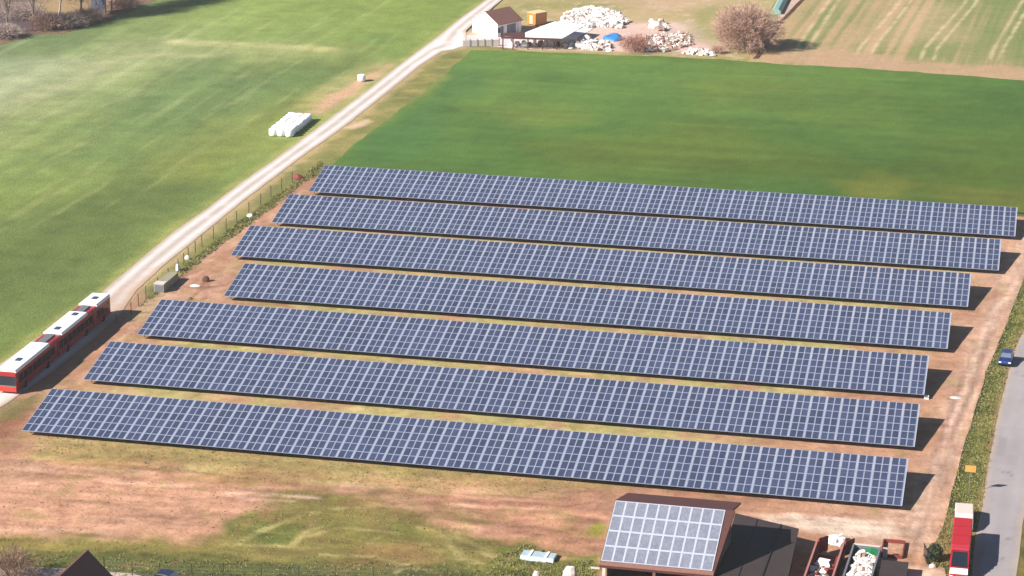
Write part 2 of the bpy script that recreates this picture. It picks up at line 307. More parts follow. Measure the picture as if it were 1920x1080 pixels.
def p_site(x, y):
    c = tones(x, y, [(176, 124, 98), (192, 140, 112), (206, 156, 128)], .09, 2, 1.8)
    P = lambda c, pts, col, amt=1., soft=2., rag=2., rs=.25, seed=0: area(x, y, c, pts, col, amt, soft, rag, rs, seed)
    # right hand haul road
    c = P(c, [(1900, 440), (2020, 430), (1870, 640), (1800, 850), (1740, 1030), (1560, 1020), (1660, 960), (1760, 860), (1800, 640), (1860, 560)], (210, 168, 144), .9, 3, 3)
    c = P(c, [(1410, 966), (1560, 968), (1700, 985), (1690, 1006), (1560, 1004), (1440, 984)], (236, 204, 182), .9, 1.2, 2, .3, 4)
    c = P(c, [(1740, 1064), (1790, 1060), (1780, 1150), (1690, 1150), (1700, 1060)], (224, 192, 168), .7, 1.5, 2, .3, 5)
    for q in range(16):
        o = random.uniform(-34, 30); e = random.uniform(-10, 10); y0 = random.choice((470, 560, 640)); y1 = random.choice((880, 960, 1010)); f = lambda yy: 1905-(yy-470)*.32+(25 if yy < 560 else 0)
        pts = [(f(yy)+o*(.5+(yy-440)/900)+e*math.sin(yy/90+q), yy) for yy in range(y0, y1, 40)]
        c = stroke(x, y, c, pts, random.choice(((172, 124, 104), (150, 104, 88), (226, 190, 172), (222, 184, 166))), random.uniform(.25, .6), random.uniform(.25, .6), .25, .8, q)
    # grass between the rows, from the foot of each row to the next table
    for k, (xl, xr, ry, n) in enumerate(ROWS):
        yy = ry-1.6+(fbm(x, y*0, .12, 3, k)-.5)*1.5
        m = sstep(0.6, -1.2, np.abs(y-yy)-5.2)*sstep(xl-(3 if k else 0), xl+7, x)*sstep(xr-(0 if k > 2 else (32 if k == 0 else 6)), xr-9-(0 if k > 2 else (50 if k == 0 else 12)), x)
        g = tones(x, y, [(200, 164, 122), (178, 164, 102), (198, 178, 122)], .25, k+5, 2.2)
        m = m*np.clip(.55+(fbm(x, y, .22, 4, 60+k)-.42)*4, .25, 1)*(.92 if k < 4 else .8)
        c = c*(1-m)[:, None]+g*m[:, None]
    # in front of the first row
    c = P(c, [(50, 815), (300, 832), (700, 872), (1130, 905), (1180, 916), (1000, 910), (700, 890), (560, 890), (400, 876), (200, 862), (90, 850)], (166, 142, 88), .8, 1.6, 2, .3, 6)
    c = P(c, [(60, 848), (300, 866), (600, 885), (1000, 906), (1040, 918), (700, 912), (500, 908), (400, 916), (340, 900), (150, 880)], (186, 142, 96), .8, 2.2, 3, .2, 7)
    c = P(c, [(-60, 858), (60, 858), (48, 790), (-60, 770)], (170, 118, 92), .7, 2, 2, .3, 8)
    c = P(c, [(-60, 900), (200, 880), (420, 912), (520, 945), (420, 990), (250, 1004), (-60, 1000)], (214, 158, 128), .75, 2.5, 4, .22, 9)
    c = P(c, [(650, 900), (900, 915), (1130, 925), (1130, 1040), (1000, 1030), (850, 960), (700, 930)], (190, 132, 106), .6, 2.5, 4, .22, 10)
    # lower grass
    GR = (122, 116, 54)
    c = P(c, [(-100, 1006), (120, 1010), (260, 1012), (350, 1018), (420, 1000), (400, 985), (440, 965), (520, 950), (490, 925), (560, 920), (700, 935), (760, 960), (850, 985), (960, 1030), (1050, 1050), (1125, 1040), (1128, 1160), (-100, 1160)], GR, .85, 1.6, 4, .25, 12)
    c = P(c, [(-100, 1005), (300, 1012), (420, 1030), (200, 1040), (-100, 1030)], (140, 124, 62), .6, 2, 3, .25, 13)
    c = P(c, [(60, 1036), (240, 1040), (440, 1052), (560, 1058), (700, 1046), (860, 1052), (960, 1068), (900, 1160), (60, 1160)], (82, 92, 44), .75, 1.6, 2.5, .3, 14)
    c = P(c, [(480, 985), (560, 985), (552, 1020), (470, 1020)], (98, 106, 50), .8, 1.6, 2.5, .3, 15)
    c = P(c, [(410, 972), (446, 976), (440, 998), (414, 992)], (100, 110, 52), .8, 1, 1.5, .3, 16)
    c = P(c, [(620, 985), (760, 985), (800, 1010), (700, 1005)], (110, 112, 50), .7, 1.5, 2.5, .3, 17)
    c = P(c, [(930, 1030), (990, 1016), (1010, 1035), (1050, 1058), (1110, 1048), (1125, 1150), (920, 1150)], (96, 108, 40), .8, 1.2, 2, .35, 18)
    c = P(c, [(1098, 988), (1125, 975), (1140, 985), (1125, 1010), (1102, 1006)], (146, 142, 50), .9, .8, 1.5, .4, 19)
    c = P(c, [(640, 1036), (760, 1020), (830, 1050), (730, 1056), (650, 1068)], (170, 124, 84), .5, 2, 3, .3, 20)
    c = P(c, [(640, 948), (860, 950), (900, 985), (760, 975)], (150, 124, 70), .45, 3, 4, .25, 21)
    # straw coloured wheel marks through the lower grass
    for pts in ([(440, 1025), (480, 1000), (540, 975), (620, 955), (690, 950)], [(545, 1030), (570, 1000), (620, 985)], [(830, 1005), (850, 1030), (880, 1060)], [(850, 995), (872, 1030), (905, 1070)], [(690, 1020), (760, 985), (840, 1000)],
                [(800, 1020), (900, 1035), (1000, 1075)], [(740, 1075), (800, 1040), (930, 1060), (1100, 1066)], [(600, 1040), (700, 1045), (820, 1075)], [(860, 1010), (960, 1050)], [(420, 1020), (600, 1028)], [(560, 1010), (640, 990), (740, 1000)]):
        c = stroke(x, y, c, pts, (192, 172, 112), .75, .7, .3, .8, int(pts[0][0]), .7)
    # dark and pale ruts along the front
    for q in range(46):
        x0 = random.uniform(-40, 900); L = random.uniform(60, 260); yb = 870+random.random()*125 if x0 < 380 else 893+random.random()*40+(x0-380)*.045
        pts = [(x0+t*L, yb+t*L*.055+random.uniform(-1.5, 1.5)) for t in (0, .33, .66, 1)]
        c = stroke(x, y, c, pts, random.choice(((150, 98, 76), (166, 112, 88), (236, 192, 168), (228, 180, 154))), random.uniform(.3, .9), random.uniform(.25, .55), .3, .9, q+50, .8)
    for pts in ([(1005, 1004), (1040, 1000), (1080, 1003)], [(1040, 1015), (1075, 1018)], [(900, 962), (980, 985), (1060, 998)], [(930, 940), (1060, 950), (1110, 942)], [(175, 905), (260, 915), (330, 927)], [(1400, 968), (1500, 978)]):
        c = stroke(x, y, c, pts, (140, 84, 66), .5, .6, .35, .4, int(pts[0][0]), .7)
    # left edge: churned earth
    c = P(c, [(-20, 810), (20, 776), (60, 745), (66, 760), (30, 800), (0, 830)], (140, 88, 66), .7, 1.2, 2, .4, 22)
    c = P(c, [(-40, 770), (40, 748), (80, 738), (30, 780), (-40, 800)], (112, 108, 60), .8, 1.6, 2, .3, 23)
    c = P(c, [(280, 600), (330, 545), (420, 500), (440, 480), (425, 560), (300, 560)], (212, 164, 140), .6, 2.5, 3, .25, 24)
    c = P(c, [(225, 560), (300, 520), (335, 510), (280, 590), (235, 610)], (196, 164, 128), .7, 2, 2, .3, 25)
    for pts in ([(352, 565), (372, 548), (384, 525)], [(385, 562), (383, 545), (402, 518)], [(372, 540), (420, 536)]):
        c = stroke(x, y, c, pts, (128, 80, 60), .6, .7, .35, .3, int(pts[0][0]), .7)
    for q in range(22):
        y0 = random.uniform(340, 700); x0 = 560-(y0-340)*1.12+random.uniform(-6, 40); pts = [(x0, y0), (x0-32, y0+24), (x0-62, y0+52)]
        c = stroke(x, y, c, pts, random.choice(((160, 112, 88), (228, 186, 160))), random.uniform(.3, .7), .4, .3, .9, q+90, .8)
    c = mixc(c, (146, 134, 70), sstep(.60, .74, fbm(x, y, .4, 4, 44))*.35)
    c = mixc(c, (150, 102, 78), sstep(.62, .78, fbm(x, y, .8, 4, 45))*.4)
    mot = fbm(x, y*.6, 1.1, 4, 46)-.5; rut = fbm(x*.22, y, .9, 4, 47)-.5; low = np.clip((at(900, 880)[1]-y)/6, 0, 1)
    # ruts that follow the haul road and the churned ground left of the barn
    A = at(1900, 560); B = at(1765, 960); dd = np.array([B[0]-A[0], B[1]-A[1]]); dd /= np.hypot(*dd); tt = x*dd[1]-y*dd[0]; ss = x*dd[0]+y*dd[1]
    hm = np.clip((x-at(1715, 900)[0]+(y-at(1715, 900)[1])*(-.07))/2, 0, 1); rr = fbm(tt*2.2+fbm(x, y, .05, 2, 9)*3, ss*.10, .55, 4, 51)-.5
    ch = np.where(inside(x, y, W([(760, 915), (1130, 925), (1140, 1000), (1125, 1060), (980, 1045), (850, 990)])), 1., 0.); wx = fbm(x, y, .12, 3, 52)*10; cr = fbm(x*.35+wx, y*1.2+wx*.6, .5, 4, 53)-.5
    c = c*(1+hm*rr*.95+ch*cr*.9)[:, None]
    return c*np.array([1.06, 1.12, 1.12])*(1+mot*.5+rut*.95*(.3+.7*low))[:, None]
SITE = [(605, 326), (1000, 345), (1600, 385), (1940, 408), (2060, 415)]+VL[1:]+[(1500, 1250), (-260, 1250), (-260, 900), (-60, 815), (60, 742), (110, 705), (175, 655), (228, 606), (262, 572), (300, 545), (345, 512), (400, 468), (450, 430), (520, 380), (556, 345)]
sheet('bare_ground', SITE, .012, p_site, M_soil, .42, .5, rag=.2, relief=.10)
def p_rverge(x, y):
    c = tones(x, y, [(86, 92, 42), (112, 114, 54), (146, 134, 76)], .6, 4, 2.3)
    dl, _, _ = seg(x, y, W(VL), False); dr, _, _ = seg(x, y, W(RL), False)
    c = mixc(c, (46, 56, 26), sstep(1.2, .1, dl)*.75); c = mixc(c, (172, 134, 96), sstep(.9, .1, dr)*.8)
    c = area(x, y, c, [(1775, 960), (1800, 985), (1795, 1060), (1745, 1060), (1760, 1010)], (168, 128, 86), .6, 1, 1.6)
    return c
sheet('road_verge', VL+RL[::-1], .03, p_rverge, M_grass, .25, .6, rag=.12, relief=.12)
def p_road(x, y):
    c = tones(x, y, [(172, 162, 164), (186, 176, 176)], .12, 3)
    L = W(RL); R = W(RR); dl, _, _ = seg(x, y, L, False); dr, _, _ = seg(x, y, R, False); u = dl/(dl+dr+1e-6)
    c = mixc(c, (188, 180, 178), (np.exp(-((u-.3)/.12)**2)+np.exp(-((u-.72)/.12)**2))*.4)
    c = c*(1+(fbm(x, y*.4, .5, 4, 81)-.5)*.22)[:, None]
    for q, (u_, v_) in enumerate(((1885, 760), (1905, 700), (1872, 880), (1890, 1010), (1860, 1040))): c = stroke(x, y, c, [(u_, v_), (u_+9, v_+6), (u_+16, v_+5), (u_+26, v_+12)], (112, 104, 106), .14, .6, .12, .3, q, .5)
    c = area(x, y, c, [(1868, 820), (1890, 822), (1882, 856), (1862, 852)], (158, 150, 152), .6, .25, .3, .6)
    c = mixc(c, (200, 178, 158), sstep(.8, .05, np.minimum(dl, dr)+(fbm(x, y, .6, 3, 2)-.5)*.6)*.7)
    return c
sheet('road', RL+RR[::-1], .05, p_road, M_asph, .35, .8, rag=.08)
sheet('far_verge', RR+[(2300, 1200), (2300, 480)], .02, lambda x, y: tones(x, y, [(90, 88, 40), (136, 122, 66)], .4, 4, 2), M_grass, .5, 1.2, rag=.1)

# ------------------------------------------------------------------ solar tables
M_alu = mat('anodised_frame', lin((178, 186, 208)), .45, 0.15, noise=.04, spec=.5)
M_rail = mat('white_cover_strip', lin((186, 194, 216)), .5, 0.0, noise=.05, nscale=1.5)
M_steel = mat('galvanised_steel', lin((120, 122, 124)), .5, .7, noise=.1)
def glass_mat(name, a, b, rough=.16, var=.18):
    m = mat(name, a, rough, 0, noise=.10, nscale=.75, spec=.5, noise2=.06, n2scale=.05)
    t = m.node_tree; N = t.nodes; L = t.links; P = N['Principled BSDF']
    # cell grid: world position projected on the table
    geo = N.new('ShaderNodeNewGeometry'); wn = N.new('ShaderNodeTexWhiteNoise'); wn.noise_dimensions = '3D'
    sn = N.new('ShaderNodeVectorMath'); sn.operation = 'SNAP'; sn.inputs[1].default_value = (.156, .156, 99)
    L.new(geo.outputs['Position'], sn.inputs[0]); L.new(sn.outputs[0], wn.inputs['Vector'])
    mr = N.new('ShaderNodeMapRange'); mr.inputs[3].default_value = .88; mr.inputs[4].default_value = 1.14; L.new(wn.outputs['Value'], mr.inputs[0])
    vm = N.new('ShaderNodeVectorMath'); vm.operation = 'SCALE'; src = P.inputs['Base Color'].links[0].from_socket
    L.new(src, vm.inputs[0]); L.new(mr.outputs[0], vm.inputs['Scale'])
    oi = N.new('ShaderNodeObjectInfo'); ad = N.new('ShaderNodeMath'); ad.operation = 'ADD'; L.new(oi.outputs['Random'], ad.inputs[0]); L.new(geo.outputs['Random Per Island'], ad.inputs[1])
    fr_ = N.new('ShaderNodeMath'); fr_.operation = 'FRACT'; L.new(ad.outputs[0], fr_.inputs[0]); m2 = N.new('ShaderNodeMapRange'); m2.inputs[3].default_value = 1-var; m2.inputs[4].default_value = 1+var; L.new(fr_.outputs[0], m2.inputs[0])
    v2 = N.new('ShaderNodeVectorMath'); v2.operation = 'SCALE'; L.new(vm.outputs[0], v2.inputs[0]); L.new(m2.outputs[0], v2.inputs['Scale']); L.new(v2.outputs[0], P.inputs['Base Color'])
    return m
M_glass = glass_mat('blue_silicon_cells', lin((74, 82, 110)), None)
tilt = math.atan2(PR, PD); SL = math.hypot(PR, PD)
MH = SL/6
def module_mb(mb, x0, s0, wd, ht, fr=.062, th=.04):
    """one framed panel lying in the plane z=0 of its table"""
    x1 = x0+wd; s1 = s0+ht
    vs = [(x0, s0, -th), (x1, s0, -th), (x1, s1, -th), (x0, s1, -th), (x0, s0, 0), (x1, s0, 0), (x1, s1, 0), (x0, s1, 0),
          (x0+fr, s0+fr, 0), (x1-fr, s0+fr, 0), (x1-fr, s1-fr, 0), (x0+fr, s1-fr, 0), (x0+fr, s0+fr, -.006), (x1-fr, s0+fr, -.006), (x1-fr, s1-fr, -.006), (x0+fr, s1-fr, -.006)]
    o = len(mb.v); mb.v += vs
    A = [(3, 2, 1, 0), (0, 1, 5, 4), (1, 2, 6, 5), (2, 3, 7, 6), (3, 0, 4, 7), (4, 5, 9, 8), (5, 6, 10, 9), (6, 7, 11, 10), (7, 4, 8, 11)]+[(8, 9, 13, 12), (9, 10, 14, 13), (10, 11, 15, 14), (11, 8, 12, 15)]
    mb.f += [tuple(o+i for i in f) for f in A]; mb.m += [0]*len(A); mb.f.append((o+12, o+13, o+14, o+15)); mb.m.append(1)
GAP = .20
ROWLAB = ['long solar table nearest the viewer, right above the panelled barn roof', 'second solar table counted from the barn, ending beside the small white box', 'third solar table from the barn, its left end beside the red and white bus',
          'shortest solar table, fourth from the barn, left end by the dug earth', 'fifth solar table from the barn, just behind the shortest one', 'second solar table from the green crop field', 'farthest solar table, touching the green crop field']
for k, (xl, xr, ry, n) in enumerate(ROWS):
    row = thing('solar_table', ROWLAB[k], 'solar panels', (xl, ry, .012), 0, 'rows of solar tables on the fenced site')
    PW = (xr-xl)/n; mw = (PW-GAP-.012)/2; mh = MH-.02
    one = MB(); module_mb(one, 0, 0, mw, mh); me = one.mesh('solar_module', [M_alu, M_glass]); far = MB()
    ct, st = math.cos(tilt), math.sin(tilt); made = 0
    for i in range(n-1, -1, -1):
        for j in range(2):
            for r in range(6):
                xx = i*PW+.0+j*(mw+.012); s = r*MH+.01
                if made < 300:
                    link('solar_module', me, row, (xx, s*ct, H0-.012+s*st), (tilt, 0, 0)); made += 1
                else: module_mb(far, xx, s, mw, mh)
    tag(far.build('solar_module_field', [M_alu, M_glass], row, (0, 0, H0-.012), (tilt, 0, 0)), kind='stuff')
    cs = MB().box(-GAP/2+.03, GAP/2-.03, .01, SL-.01, -.03, .008).mesh('cover_strip', M_rail)
    for i in range(1, n+1): link('cover_strip', cs, row, (i*PW-GAP/2, 0, H0-.012), (tilt, 0, 0))
    rail = MB().box(0.02, xr-xl-.02, -.04, .04, -.17, -.05).mesh('purlin', M_steel)
    for s in (.9, 3.3, 6.2, SL-.9): link('purlin', rail, row, (0, s*ct, H0+s*st), (tilt, 0, 0))
    nl = int(n/2)+1; z1 = H0+1.4*st-.2; z2 = H0+(SL-1.8)*st-.2
    l1 = MB().box(-.06, .06, -.06, .06, -.05, z1).mesh('leg', M_steel); l2 = MB().box(-.06, .06, -.06, .06, -.05, z2).mesh('leg', M_steel)
    rf = MB().box(-.05, .05, .5, SL-.5, -.30, -.18).mesh('rafter', M_steel)
    for i in range(nl):
        xx = .6+i*(xr-xl-1.2)/(nl-1)
        link('leg', l1, row, (xx, 1.4*ct, 0)); link('leg', l2, row, (xx, (SL-1.8)*ct, 0)); link('rafter', rf, row, (xx, 0, H0), (tilt, 0, 0))
# ------------------------------------------------------------------ materials of the objects
def MT(name, rgb, rough=.6, **k): return mat(name, lin(rgb), rough, **k)
M_whitewall = mat('lime_render', (.8, .79, .76), .9, noise=.06, nscale=1.2)
M_browntile = MT('brown_roof_tiles', (142, 98, 86), .85, noise=.16, nscale=2.5, bump=.03, bscale=6)
M_maroon = MT('maroon_roof_sheet', (92, 44, 38), .8, noise=.18, nscale=1.4)
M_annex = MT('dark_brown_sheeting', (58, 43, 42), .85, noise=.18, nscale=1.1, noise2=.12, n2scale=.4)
M_dark = MT('dark_opening', (30, 28, 30), .9)
M_wood = MT('weathered_wood', (122, 100, 82), .9, noise=.15)
M_glassdk = MT('vehicle_glass', (34, 46, 58), .12, noise=.05)
M_tyre = MT('tyre_rubber', (28, 28, 28), .9)
M_red = MT('red_paint', (186, 22, 28), .38, noise=.05, coat=.4)
M_red2 = MT('faded_red_paint', (196, 66, 62), .5, noise=.08)
M_whitep = mat('white_paint', (.78, .78, .78), .45, noise=.03)
M_cream = MT('cream_tarpaulin', (246, 222, 212), .7, noise=.05)
M_blue = MT('blue_paint', (28, 52, 122), .4, noise=.05, coat=.4)
M_grey = MT('grey_metal', (126, 128, 134), .6, noise=.12)
M_rust = MT('rusty_red_steel', (142, 56, 46), .75, noise=.2, nscale=2)
M_rim = MT('worn_pink_rim', (196, 128, 116), .8, noise=.15)
M_rubw = mat('white_rubble', (.70, .66, .63), .9, noise=.12, nscale=1.5)
M_rubb = MT('brown_rubble', (190, 156, 138), .95, noise=.2, nscale=1.5)
M_green = MT('green_tarpaulin', (20, 142, 78), .6, noise=.12)
M_orange = MT('orange_paint', (224, 140, 62), .55, noise=.08)
M_film = mat('white_bale_film', (.8, .8, .82), .4, noise=.03, bump=.02, bscale=5)
M_bluet = MT('blue_tarpaulin', (60, 140, 214), .5, noise=.12)
M_bark = MT('grey_bark', (128, 110, 96), .95, noise=.2)
M_bark2 = MT('pale_birch_bark', (200, 190, 180), .9, noise=.15)
M_twig = MT('bare_twigs', (214, 172, 152), .95, noise=.22, nscale=.6)
M_twig2 = MT('grey_twigs', (196, 172, 162), .95, noise=.2, nscale=.5)
M_conc = MT('pale_concrete', (228, 216, 208), .9, noise=.08)
M_tuft = MT('rough_grass_blades', (124, 130, 62), .95, noise=.25, nscale=.8)
M_tuft2 = MT('dry_grass_blades', (164, 154, 96), .95, noise=.2, nscale=.8)
M_leaf = MT('hedge_leaves', (66, 78, 40), .9, noise=.3, nscale=.9)

# ------------------------------------------------------------------ panelled barn
xa, xb = -41.1, -29.3; ye, ze, zr = 233.9, 3.0, 7.95
yr = ye+5.95; SK = .55
b = thing('barn', 'barn with four rows of pale grey solar modules on its brown roof', 'barn', (0, 0, 0))
q = MB(); q.add([(xa, ye, ze), (xb+.15, ye, ze), (xb+SK+.95, yr, zr), (xa+SK, yr, zr), (xa, ye, ze-.25), (xb+.15, ye, ze-.25), (xb+SK+.95, yr, zr-.25), (xa+SK, yr, zr-.25)],
    [(0, 1, 2, 3), (7, 6, 5, 4), (0, 4, 5, 1), (1, 5, 6, 2), (2, 6, 7, 3), (3, 7, 4, 0)]); roof = q.build('roof', M_maroon, b)
q = MB(); yn = yr+4.2; zn = zr-.75; q.add([(xa+.5, yr, zr-.01), (xb+1.15, yr, zr-.01), (xb+1.6, yn, zn), (xa+1.2, yn, zn), (xa+.5, yr, zr-.25), (xb+1.15, yr, zr-.25), (xb+1.6, yn, zn-.2), (xa+1.2, yn, zn-.2)],
    [(0, 1, 2, 3), (7, 6, 5, 4), (0, 4, 5, 1), (1, 5, 6, 2), (2, 6, 7, 3), (3, 7, 4, 0)]); q.build('rear_roof', M_maroon, b)
q = MB(); q.add([(xb+.02, ye+.6, 0), (xb+.7, yn-.5, 0), (xb+.7, yn-.5, zn-.2), (xb+.7, yr, zr-.3), (xb+.02, ye+.6, ze+.2)], [(0, 1, 2, 3, 4)]); q.build('gable_wall', M_wood, b); q = MB()
q.add([(xa+.7, ye+.6, 0), (xa+.7, yn-.5, 0), (xa+.7, yn-.5, zn-.2), (xa+.7, yr, zr-.3), (xa+.7, ye+.6, ze+.2)], [(4, 3, 2, 1, 0)]); q.build('gable_wall', M_wood, b)
MB().box(xa+.72, xb+.68, yn-.7, yn-.5, 0, zn-.2).build('rear_wall', M_wood, b)
MB().box(xa+.3, xa+.65, ye+.05, ye+.4, 0, ze-.2).build('post', M_conc, b); MB().box(-35.5, -35.2, ye+.05, ye+.4, 0, ze-.2).build('post', M_wood, b)
MB().box(xb-.2, xb+.1, ye+.05, ye+.4, 0, ze-.2).build('post', M_wood, b); MB().box(xa-.9, xa+.05, ye-.12, ye+.06, ze-.42, ze-.26).build('gutter', M_conc, b)
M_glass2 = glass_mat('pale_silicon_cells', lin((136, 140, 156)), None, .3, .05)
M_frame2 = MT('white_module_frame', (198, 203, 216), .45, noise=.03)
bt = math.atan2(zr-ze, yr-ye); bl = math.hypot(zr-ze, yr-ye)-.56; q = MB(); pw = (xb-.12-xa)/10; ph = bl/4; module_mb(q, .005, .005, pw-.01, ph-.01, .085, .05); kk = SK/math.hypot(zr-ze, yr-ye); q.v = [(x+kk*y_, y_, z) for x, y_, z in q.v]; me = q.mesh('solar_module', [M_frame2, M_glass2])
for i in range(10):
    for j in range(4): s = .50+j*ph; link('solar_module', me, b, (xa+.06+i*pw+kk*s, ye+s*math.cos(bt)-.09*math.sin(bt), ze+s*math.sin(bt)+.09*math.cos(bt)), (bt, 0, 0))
q = MB(); q.box(0, xb+.15-xa, .0, .48, .005, .05); q.build('eave_tiles', M_browntile, b, (xa, ye, ze), (bt, 0, 0))

# low annex with dark sheet roof
an = thing('annex', 'low annex with dark brown sheet roof, crossed by the shadow of the barn', 'shed')
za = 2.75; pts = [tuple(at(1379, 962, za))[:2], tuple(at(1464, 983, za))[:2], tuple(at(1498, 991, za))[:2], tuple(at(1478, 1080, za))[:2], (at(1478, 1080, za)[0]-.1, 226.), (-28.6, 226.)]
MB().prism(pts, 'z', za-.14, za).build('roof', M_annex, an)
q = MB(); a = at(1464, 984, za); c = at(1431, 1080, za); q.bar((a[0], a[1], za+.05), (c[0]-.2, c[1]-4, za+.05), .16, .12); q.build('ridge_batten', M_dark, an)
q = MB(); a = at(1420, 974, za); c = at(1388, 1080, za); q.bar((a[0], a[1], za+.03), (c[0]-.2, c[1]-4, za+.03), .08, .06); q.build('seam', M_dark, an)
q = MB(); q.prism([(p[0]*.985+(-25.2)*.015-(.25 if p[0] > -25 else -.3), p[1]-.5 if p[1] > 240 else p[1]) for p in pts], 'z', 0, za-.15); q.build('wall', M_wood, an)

# ------------------------------------------------------------------ long red and white bus
def bus():
    L, Wd, H = 33.0, 2.66, 2.98
    t = thing('articulated_bus', 'very long red and white bus parked on the track beside the solar tables', 'bus', (-124.1-Wd/2, 276.3, .04), math.radians(90+.1)-math.pi/2)
    # local: x across, y along (front at y=0), z up
    prof = [(-Wd/2, .35), (Wd/2, .35), (Wd/2, H-.12), (Wd/2-.18, H), (-Wd/2+.18, H), (-Wd/2, H-.12)]
    cuts = [(0, 13.7), (13.95, 26.4), (26.65, L)]
    for a, c in cuts: MB().prism(prof, 'y', a, c).build('body', M_red, t, bevel=.06)
    for a in (13.65, 26.35): MB().prism([(x*.96, .4+(z-.35)*.96) for x, z in prof], 'y', a, a+.35).build('bellows', M_tyre, t)
    for a, c in ((-.0, 11.2), (15.4, 24.6), (28.0, L)): MB().prism([(-Wd/2-.01, H-.2), (Wd/2+.01, H-.2), (Wd/2-.0, H+.06), (Wd/2-.12, H+.22), (-Wd/2+.12, H+.22), (-Wd/2, H+.06)], 'y', a+.02, c).build('roof_panel', M_whitep, t, bevel=.04)
    for a, c in ((11.6, 15.0), (25.0, 27.6)): MB().box(-.55, .55, a, c, H, H+.16).build('roof_grille', M_grey, t)
    for y in (3.6, 16.6, 22.8, 30.2): MB().box(-.35, .35, y, y+1.1, H+.22, H+.30).build('roof_hatch', MT('smoked_hatch', (70, 78, 110), .4), t)
    for sgn in (-1, 1):
        y = .9
        while y < L-1.2:
            if not any(abs(y+.65-c) < .95 for c in (13.8, 26.5)): MB().box(sgn*(Wd/2)-.02, sgn*(Wd/2)+.02, y, y+1.3, 1.25, 2.3).build('side_window', M_glassdk, t)
            y += 1.5
        for y in (2.9, 10.4, 17.3, 24.0, 30.4): MB().tube([(sgn*(Wd/2-.28), y, .48), (sgn*(Wd/2+.01), y, .48)], .48, 14).build('wheel', M_tyre, t)
        MB().box(sgn*(Wd/2)+(.0 if sgn > 0 else -.26), sgn*(Wd/2)+(.26 if sgn > 0 else 0), -.12, .0, 1.7, 2.2).build('mirror', M_tyre, t)
        MB().box(sgn*.85-.2, sgn*.85+.2, -.06, .01, .62, .82).build('headlight', M_whitep, t)
    MB().box(-Wd/2+.12, Wd/2-.12, -.03, .01, 1.12, 2.35).build('windscreen', M_glassdk, t); MB().box(-Wd/2+.05, Wd/2-.05, -.04, .01, 1.0, 1.12).build('wiper_panel', M_grey, t)
    MB().box(-Wd/2, Wd/2, -.10, .02, .3, .98).build('bumper', MT('orange_red_bumper', (226, 62, 44), .4), t, bevel=.04)
    return t
bus()

# ------------------------------------------------------------------ red van, trailer and blue car beside the road
def van():
    Wd = 2.02; zr_ = 2.75; p0 = at(1806.5, 971, zr_); p1 = at(1801.5, 1023, zr_); hd = math.atan2(p1[1]-p0[1], p1[0]-p0[0])+math.pi/2; LB = math.hypot(p1[0]-p0[0], p1[1]-p0[1])
    t = thing('van', 'long red van with blue tinted windscreen parked on the road edge', 'van', (p0[0], p0[1], .05), hd)
    LT = LB+4.3; s = [(0, .45), (-LT+.1, .45), (-LT, .75), (-LT+.15, 1.15), (-LT+1.3, 1.35), (-LB-.95, 2.45), (-LB-.5, 2.58), (-LB, 2.66), (0, 2.66)]
    MB().prism([(a, z) for a, z in s], 'x', -Wd/2, Wd/2).build('body', M_red, t, bevel=.10)
    MB().box(-Wd/2+.02, Wd/2-.02, -LB, -.03, 2.6, zr_).build('roof', MT('bright_red_roof', (204, 28, 38), .5, noise=.04), t, bevel=.08)
    for yy in (-LB*.33, -LB*.66): MB().box(-.98, .98, yy-.03, yy+.03, zr_+.001, zr_+.03).build('roof_bow', MT('dull_red_seam', (150, 22, 28), .6), t)
    MB().box(-Wd/2+.06, Wd/2-.06, -LB-.9, -LB-.02, 2.50, 2.70).build('cab_roof', MT('pinkish_red_roof', (206, 52, 74), .45), t, bevel=.06)
    y0, z0, y1, z1 = -LT+1.45, 1.47, -LB-1.0, 2.40
    MB().add([(-.84, y0, z0+.03), (.84, y0, z0+.03), (.78, y1, z1+.03), (-.78, y1, z1+.03)], [(0, 1, 2, 3)]).build('windscreen', M_glassdk, t)
    MB().add([(-.95, -LT+.18, 1.19), (.95, -LT+.18, 1.19), (.92, -LT+1.28, 1.385), (-.92, -LT+1.28, 1.385)], [(0, 1, 2, 3)]).build('bonnet', M_whitep, t)
    MB().box(-.95, .95, -LT-.04, -LT+.12, .45, .8).build('bumper', M_grey, t, bevel=.03)
    for sg in (-1, 1):
        MB().box(sg*.98-.02, sg*.98+.04*sg+.02, -LB-1.5, -LB-.3, 1.55, 2.25).build('side_window', M_glassdk, t); MB().box(sg*1.15-.1, sg*1.15+.1, -LB-1.75, -LB-1.6, 1.5, 1.8).build('mirror', M_tyre, t)
        MB().box(sg*.75-.15, sg*.75+.15, -LT-.05, -LT+.05, .85, 1.05).build('headlight', M_whitep, t)
        for y in (-1.9, -LT+1.3): MB().tube([(sg*.76, y, .38), (sg*1.03, y, .38)], .38, 14).build('wheel', M_tyre, t)
van()
def trailer():
    c = at(1807, 951, 1.5); p = at(1807, 985); t = thing('covered_trailer', 'cream covered trailer with sloping ends standing behind the red van', 'trailer', (-4.65, 261.2, .04), math.radians(2))
    MB().prism([(-2.9, .45), (2.6, .45), (2.6, .95), (1.5, 1.7), (-1.5, 1.7), (-2.9, 1.1)], 'x', -1.0, 1.0).build('cover', M_cream, t, bevel=.10)
    MB().box(-1.02, 1.02, -2.95, 2.65, .38, .62).build('chassis', M_grey, t); MB().bar((0, -2.9, .5), (0, -4.0, .5), .1).build('drawbar', M_grey, t)
    for sg in (-1, 1):
        for y in (-.5, .4): MB().tube([(sg*.8, y, .33), (sg*1.04, y, .33)], .33, 12).build('wheel', M_tyre, t)
trailer()
